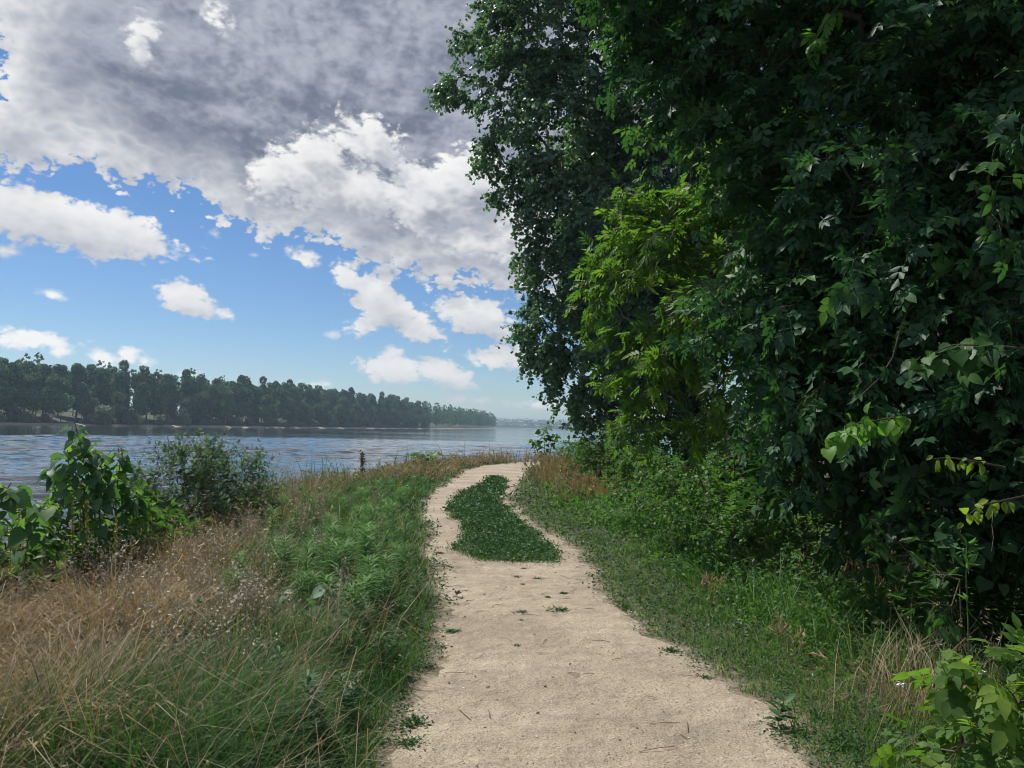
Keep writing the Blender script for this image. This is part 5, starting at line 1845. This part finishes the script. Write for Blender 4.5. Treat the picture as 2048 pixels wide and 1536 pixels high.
# locust seedlings with fine pinnate leaves
for (its, lab, bb) in [([(1810, 1075, 5.1, 40, 60), (1850, 1120, 5.0, 30, 40)], 'locust seedling with fine feathery leaflets under the yellow twig', ground_at(1840, 1250)),
                       ([(1920, 1160, 4.3, 36, 40), (1900, 1200, 4.3, 30, 40)], 'low locust seedling beside a tall thin stem', ground_at(1925, 1330))]:
    lobes = px_lobes(its)
    base = np.array([bb[0], bb[1], float(gz(bb[0], bb[1]))])
    top = np.array(lobes[0][:3])
    plant('locust_seedling', lab, 'seedling', base, np.linspace(base, top, 6), lobes, (m_hazel, m_bark_twig), per=260, twigs=3, twig_len=0.12, per_twig=3, size=0.17, tpl=compound(6, 0.09, 0.22, True), tpl_name='locust', n_single=60, r_tip=0.003, shell=0.1, step=0.2, parts=('stem', 'crown'))
P = np.array([at(1938, 1365, 3.9), at(1936, 1250, 3.95), at(1932, 1160, 4.0), at(1934, 1085, 4.0)])
P[0, 2] = float(gz(P[0, 0], P[0, 1]))
root = empty('lettuce_stem', P[0])
tag(root, 'tall thin pale green stem beside the low locust seedling', 'weed')
V, T, R = tubes([(P, np.array([0.006, 0.005, 0.004, 0.002]))], 6)
mesh_np('stem', V - P[0], T, m_stem, R, parent=root)
n = 40
s = np.concatenate([rng.uniform(0.1, 0.7, 10), rng.uniform(0.75, 1.0, 30)])
Q = np.stack([np.interp(s, np.linspace(0, 1, 4), P[:, k]) for k in range(3)], -1)
V, T = stamp(*LEAF_NARROW, Q, frames(rng.normal(size=(n, 3)) + [0, 0, 0.6], rng.normal(size=(n, 3))), 0.07 * rng.uniform(0.5, 1.4, n))
mesh_np('foliage', V - P[0], T, m_weed, np.repeat(rng.random(n), len(LEAF_NARROW[0])), parent=root)

# broad leaved bush in the lower right corner
lobes = px_lobes([(1990, 1390, 2.9, 50, 45), (2030, 1440, 2.8, 60, 50), (1930, 1440, 3.0, 55, 40), (1890, 1490, 3.0, 45, 30), (2010, 1500, 2.8, 70, 40), (2080, 1400, 2.8, 70, 70), (1850, 1500, 3.15, 24, 20)])
base = np.array([2.0, 2.95, float(gz(2.0, 2.95))])
plant('elder_seedling', 'low bush of bright broad leaflets at the bottom of the right verge', 'shrub', base, trunk_line(base, (1.9, 2.9, 0.35), 5, 0.05), lobes, (m_ash, m_bark_twig),
      per=420, twigs=2, twig_len=0.12, per_twig=4, size=0.15, tpl=LEAF_COMPOUND, tpl_name='elder2', n_single=220, r_tip=0.003, shell=0.1, step=0.15, parts=('stem', 'crown'), hang=0.2)

# ------------------------------------------------------------------ on the track
tuft_m = []
for k in range(4):
    n = 110
    a = rng.random(n) * 6.283
    r = np.abs(rng.normal(0, 0.34, n))
    pos = np.stack([np.cos(a) * r, np.sin(a) * r * 0.8, 0.01 + 0.10 * rng.random(n) * np.exp(-r * 1.2)], -1)
    V, T = stamp(*leaf_lite(0.22), pos, frames(np.stack([np.cos(a), np.sin(a), rng.uniform(0, 0.9, n)], -1) + rng.normal(0, 0.4, (n, 3)), rng.normal(0, 0.4, (n, 3)) + [0, 0, 1.0]), 0.24 * rng.uniform(0.5, 1.2, n))
    tuft_m.append(mesh_np('weed_tuft', V, T, m_cover, np.repeat(rng.random(n), 4), link=False))
TUFTS = [(1118, 1222, 0.16, 'largest knotgrass tuft on the bare track'), (1044, 1226, 0.11, 'flat knotgrass tuft beside the largest tuft on the track'), (1033, 1294, 0.075, 'small dark tuft alone in the middle of the bare track'),
         (1127, 1188, 0.085, 'thin tuft on the track between the largest tuft and the grass island'), (1095, 1195, 0.06, None), (1035, 1156, 0.085, None), (1075, 1160, 0.10, None), (1045, 1170, 0.05, None),
         (880, 1107, 0.10, None), (1048, 1140, 0.08, None), (1340, 1303, 0.13, None), (1412, 1357, 0.08, None), (860, 1335, 0.10, None), (905, 1265, 0.12, None), (830, 1450, 0.14, None), (1250, 1215, 0.14, None), (815, 1490, 0.13, None), (1270, 1120, 0.16, None), (1300, 1135, 0.1, None), (1042, 1241, 0.04, None), (1690, 1500, 0.2, None), (1640, 1440, 0.13, None)]
for (bx, by, r, lab) in TUFTS:
    g = ground_at(bx, by)
    o = obj_of('weed_tuft', tuft_m[int(rng.integers(4))], None, (g[0], g[1], float(gz(g[0], g[1])) + 0.004))
    o.scale = (r, r, r * 0.9)
    o.rotation_euler = (0, 0, rng.random() * 6.283)
    tag(o, lab or 'small knotgrass tuft creeping on the sandy track', 'weed', None if lab else 'small tufts on the track')
root = herb_proto('upright_weed', h=0.17, lean=0.25, n_leaf=16, tpl=LEAF_OVATE, tpl_name='up', size=0.07, mat=m_cover, stem_r=0.003, up=0.3)
g = ground_at(1555, 1460)
root.location = (g[0], g[1], float(gz(g[0], g[1])))
tag(root, 'single upright dusty weed on the right edge of the track', 'weed')


def pebble_mesh(mat):
    u = unit(rng.normal(size=(14, 3)))
    ico_v, ico_f = [], []
    t = (1 + 5 ** 0.5) / 2
    ico_v = unit(np.array([(-1, t, 0), (1, t, 0), (-1, -t, 0), (1, -t, 0), (0, -1, t), (0, 1, t), (0, -1, -t), (0, 1, -t), (t, 0, -1), (t, 0, 1), (-t, 0, -1), (-t, 0, 1)], float))
    ico_f = np.array([(0, 11, 5), (0, 5, 1), (0, 1, 7), (0, 7, 10), (0, 10, 11), (1, 5, 9), (5, 11, 4), (11, 10, 2), (10, 7, 6), (7, 1, 8), (3, 9, 4), (3, 4, 2), (3, 2, 6), (3, 6, 8), (3, 8, 9), (4, 9, 5), (2, 4, 11), (6, 2, 10), (8, 6, 7), (9, 8, 1)])
    V = ico_v * rng.uniform(0.75, 1.2, (12, 1)) * np.array([1, 0.75, 0.45])
    return mesh_np('pebble', V, ico_f, mat, link=False)


peb = [pebble_mesh(m_stone) for _ in range(3)] + [pebble_mesh(m_stone_dark) for _ in range(3)]
spots = [(1046, 1404, 0), (1050, 1409, 0), (927, 1380, 0), (1016, 1411, 0), (813, 1305, 0), (1068, 1270, 1), (1075, 1430, 1), (1052, 1502, 1), (962, 1405, 1), (1140, 1330, 1), (1090, 1375, 1), (1345, 1337, 1), (950, 1355, 1), (930, 1235, 1), (1012, 1176, 1),
         (785, 1415, 0), (760, 1460, 0), (765, 1532, 0), (1195, 1433, 1), (970, 1460, 1), (830, 1225, 0), (1255, 1355, 1), (1290, 1500, 0), (1150, 1470, 1)]
for k in range(90):
    y = 1.9 + 9 * rng.random() ** 1.5
    x = np.interp(y, PATH_L[:, 1], PATH_L[:, 0]) + rng.random() * 1.9
    if on_path(np.array(x), np.array(y)):
        px_, py_, _ = project(np.array([[x, y, 0.0]]))
        spots.append((px_[0], py_[0], int(rng.random() < 0.6)))
for i, (bx, by, k) in enumerate(spots):
    g = ground_at(bx, by)
    o = obj_of('pebble', peb[int(rng.integers(3)) + 3 * k], None, (g[0], g[1], float(gz(g[0], g[1])) + 0.009))
    s = rng.uniform(0.007, 0.014) if i < 24 else rng.uniform(0.004, 0.009)
    o.scale = (s, s, s)
    o.rotation_euler = (0, 0, rng.random() * 6.283)
    tag(o, ['small pale pebble lying on the sandy track', 'small dark brown pebble lying on the sandy track'][k], 'pebble', ['pale pebbles on the track', 'dark pebbles on the track'][k])
for i in range(46):          # straws and twigs
    y = 2.6 + 8.5 * rng.random()
    x = np.interp(y, PATH_L[:, 1], PATH_L[:, 0]) + rng.random() * 1.9
    if not on_path(np.array(x), np.array(y)):
        continue
    a = rng.random() * 6.283
    L = rng.uniform(0.03, 0.11)
    C = np.array([[-math.cos(a) * L, -math.sin(a) * L, 0.0], [rng.normal(0, 0.006), rng.normal(0, 0.006), 0.006], [math.cos(a) * L, math.sin(a) * L, 0.0]])
    V, T, R = tubes([(C, np.array([0.0022, 0.0025, 0.0015]))], 4)
    o = mesh_np('twig', V, T, m_deadleaf if i % 3 else m_bark_grey, R)
    o.location = (x, y, float(gz(x, y)) + 0.012)
    tag(o, 'bit of broken twig lying on the sandy track', 'twig', 'twigs on the track')
# curled dead leaf
g = ground_at(925, 1197)
V = LEAF_HEART[0].copy()
V[:, 2] = 0.9 * V[:, 0] ** 2 * 2.2 + 0.25 * np.sin(V[:, 1] * 5)
o = mesh_np('dead_leaf', V * 0.075, LEAF_HEART[1], m_deadleaf)
o.location = (g[0], g[1], float(gz(g[0], g[1])) + 0.025)
o.rotation_euler = (0.3, 0.25, 1.0)
tag(o, 'curled brown dead leaf lying on the left wheel track', 'leaf')
# pale striped curled leaf low in the left corner
g = at(132, 1512, 3.2)
V = LEAF_HEART[0].copy()
V[:, 2] = -1.3 * V[:, 0] ** 2 - 0.5 * (V[:, 1] - 0.7) ** 2
m_stripe, n = new_mat('striped_leaf')
tc = n.add('ShaderNodeTexCoord')
wv = n.add('ShaderNodeTexWave', i_Vector=tc.outputs['Object'], i_Scale=32.0, i_Distortion=1.5)
pr = n.add('ShaderNodeBsdfPrincipled', i_Roughness=0.5)
n.put(pr.inputs['Base Color'], n.colors(wv.outputs['Fac'], [(0.35, (0.25, 0.38, 0.12)), (0.6, (0.70, 0.76, 0.55))]))
n.add('ShaderNodeOutputMaterial', i_Surface=pr.outputs[0])
o = mesh_np('curled_leaf', V * 0.085, LEAF_HEART[1], m_stripe, smooth=True)
o.location = g.tolist()
o.rotation_euler = (0.5, 0.2, 1.4)
tag(o, 'pale green striped leaf curled over the straw in the left corner', 'leaf')
# small white blossoms at the wood edge
for (bx, by, Y, lab) in [(1958, 1345, 3.5, 'pair of small white blossoms at the edge of the shade'), (1800, 1372, 3.7, 'single small white blossom low in the right verge')]:
    p = at(bx, by, Y)
    b = np.array([p[0], p[1], float(gz(p[0], p[1]))])
    root = empty('white_blossom', b)
    tag(root, lab, 'flower')
    V, T, R = tubes([(np.array([b, (b + p) / 2 + [0.01, 0, 0], p]), np.array([0.002, 0.0017, 0.0014]))], 4)
    mesh_np('stem', V - b, T, m_stem, R, parent=root)
    n = 14
    a = np.arange(n) * 2.4
    V, T = stamp(*leaf_lite(0.4), np.tile(p, (n, 1)) + rng.normal(0, 0.006, (n, 3)), frames(np.stack([np.cos(a), np.sin(a), rng.uniform(0.1, 0.8, n)], -1), np.tile([0, 0, 1.0], (n, 1))), np.full(n, 0.016))
    mesh_np('petals', V - b, T, m_white, np.repeat(rng.random(n), 4), parent=root)

# ------------------------------------------------------------------ the air
m_haze = bpy.data.materials.new('river_haze')
m_haze.use_nodes = True
m_haze.node_tree.nodes.clear()
n = NT(m_haze.node_tree)
vol = n.add('ShaderNodeVolumePrincipled')
vol.inputs['Color'].default_value = (0.60, 0.80, 1.0, 1)
vol.inputs['Density'].default_value = 0.00024
vol.inputs['Anisotropy'].default_value = 0.35
n.add('ShaderNodeOutputMaterial', i_Volume=vol.outputs[0])
x0, x1, y0, y1, z0, z1 = -3600.0, 5200.0, -75.0, 6300.0, -4.4, 62.0
V = np.array([(x0, y0, z0), (x1, y0, z0), (x1, y1, z0), (x0, y1, z0), (x0, y0, z1), (x1, y0, z1), (x1, y1, z1), (x0, y1, z1)])
Q = np.array([(0, 3, 2, 1), (4, 5, 6, 7), (0, 1, 5, 4), (1, 2, 6, 5), (2, 3, 7, 6), (3, 0, 4, 7)])
hz = mesh_np('haze', V, Q, m_haze)
tag(hz, 'thin bluish summer haze over the river', 'haze', kind='stuff')
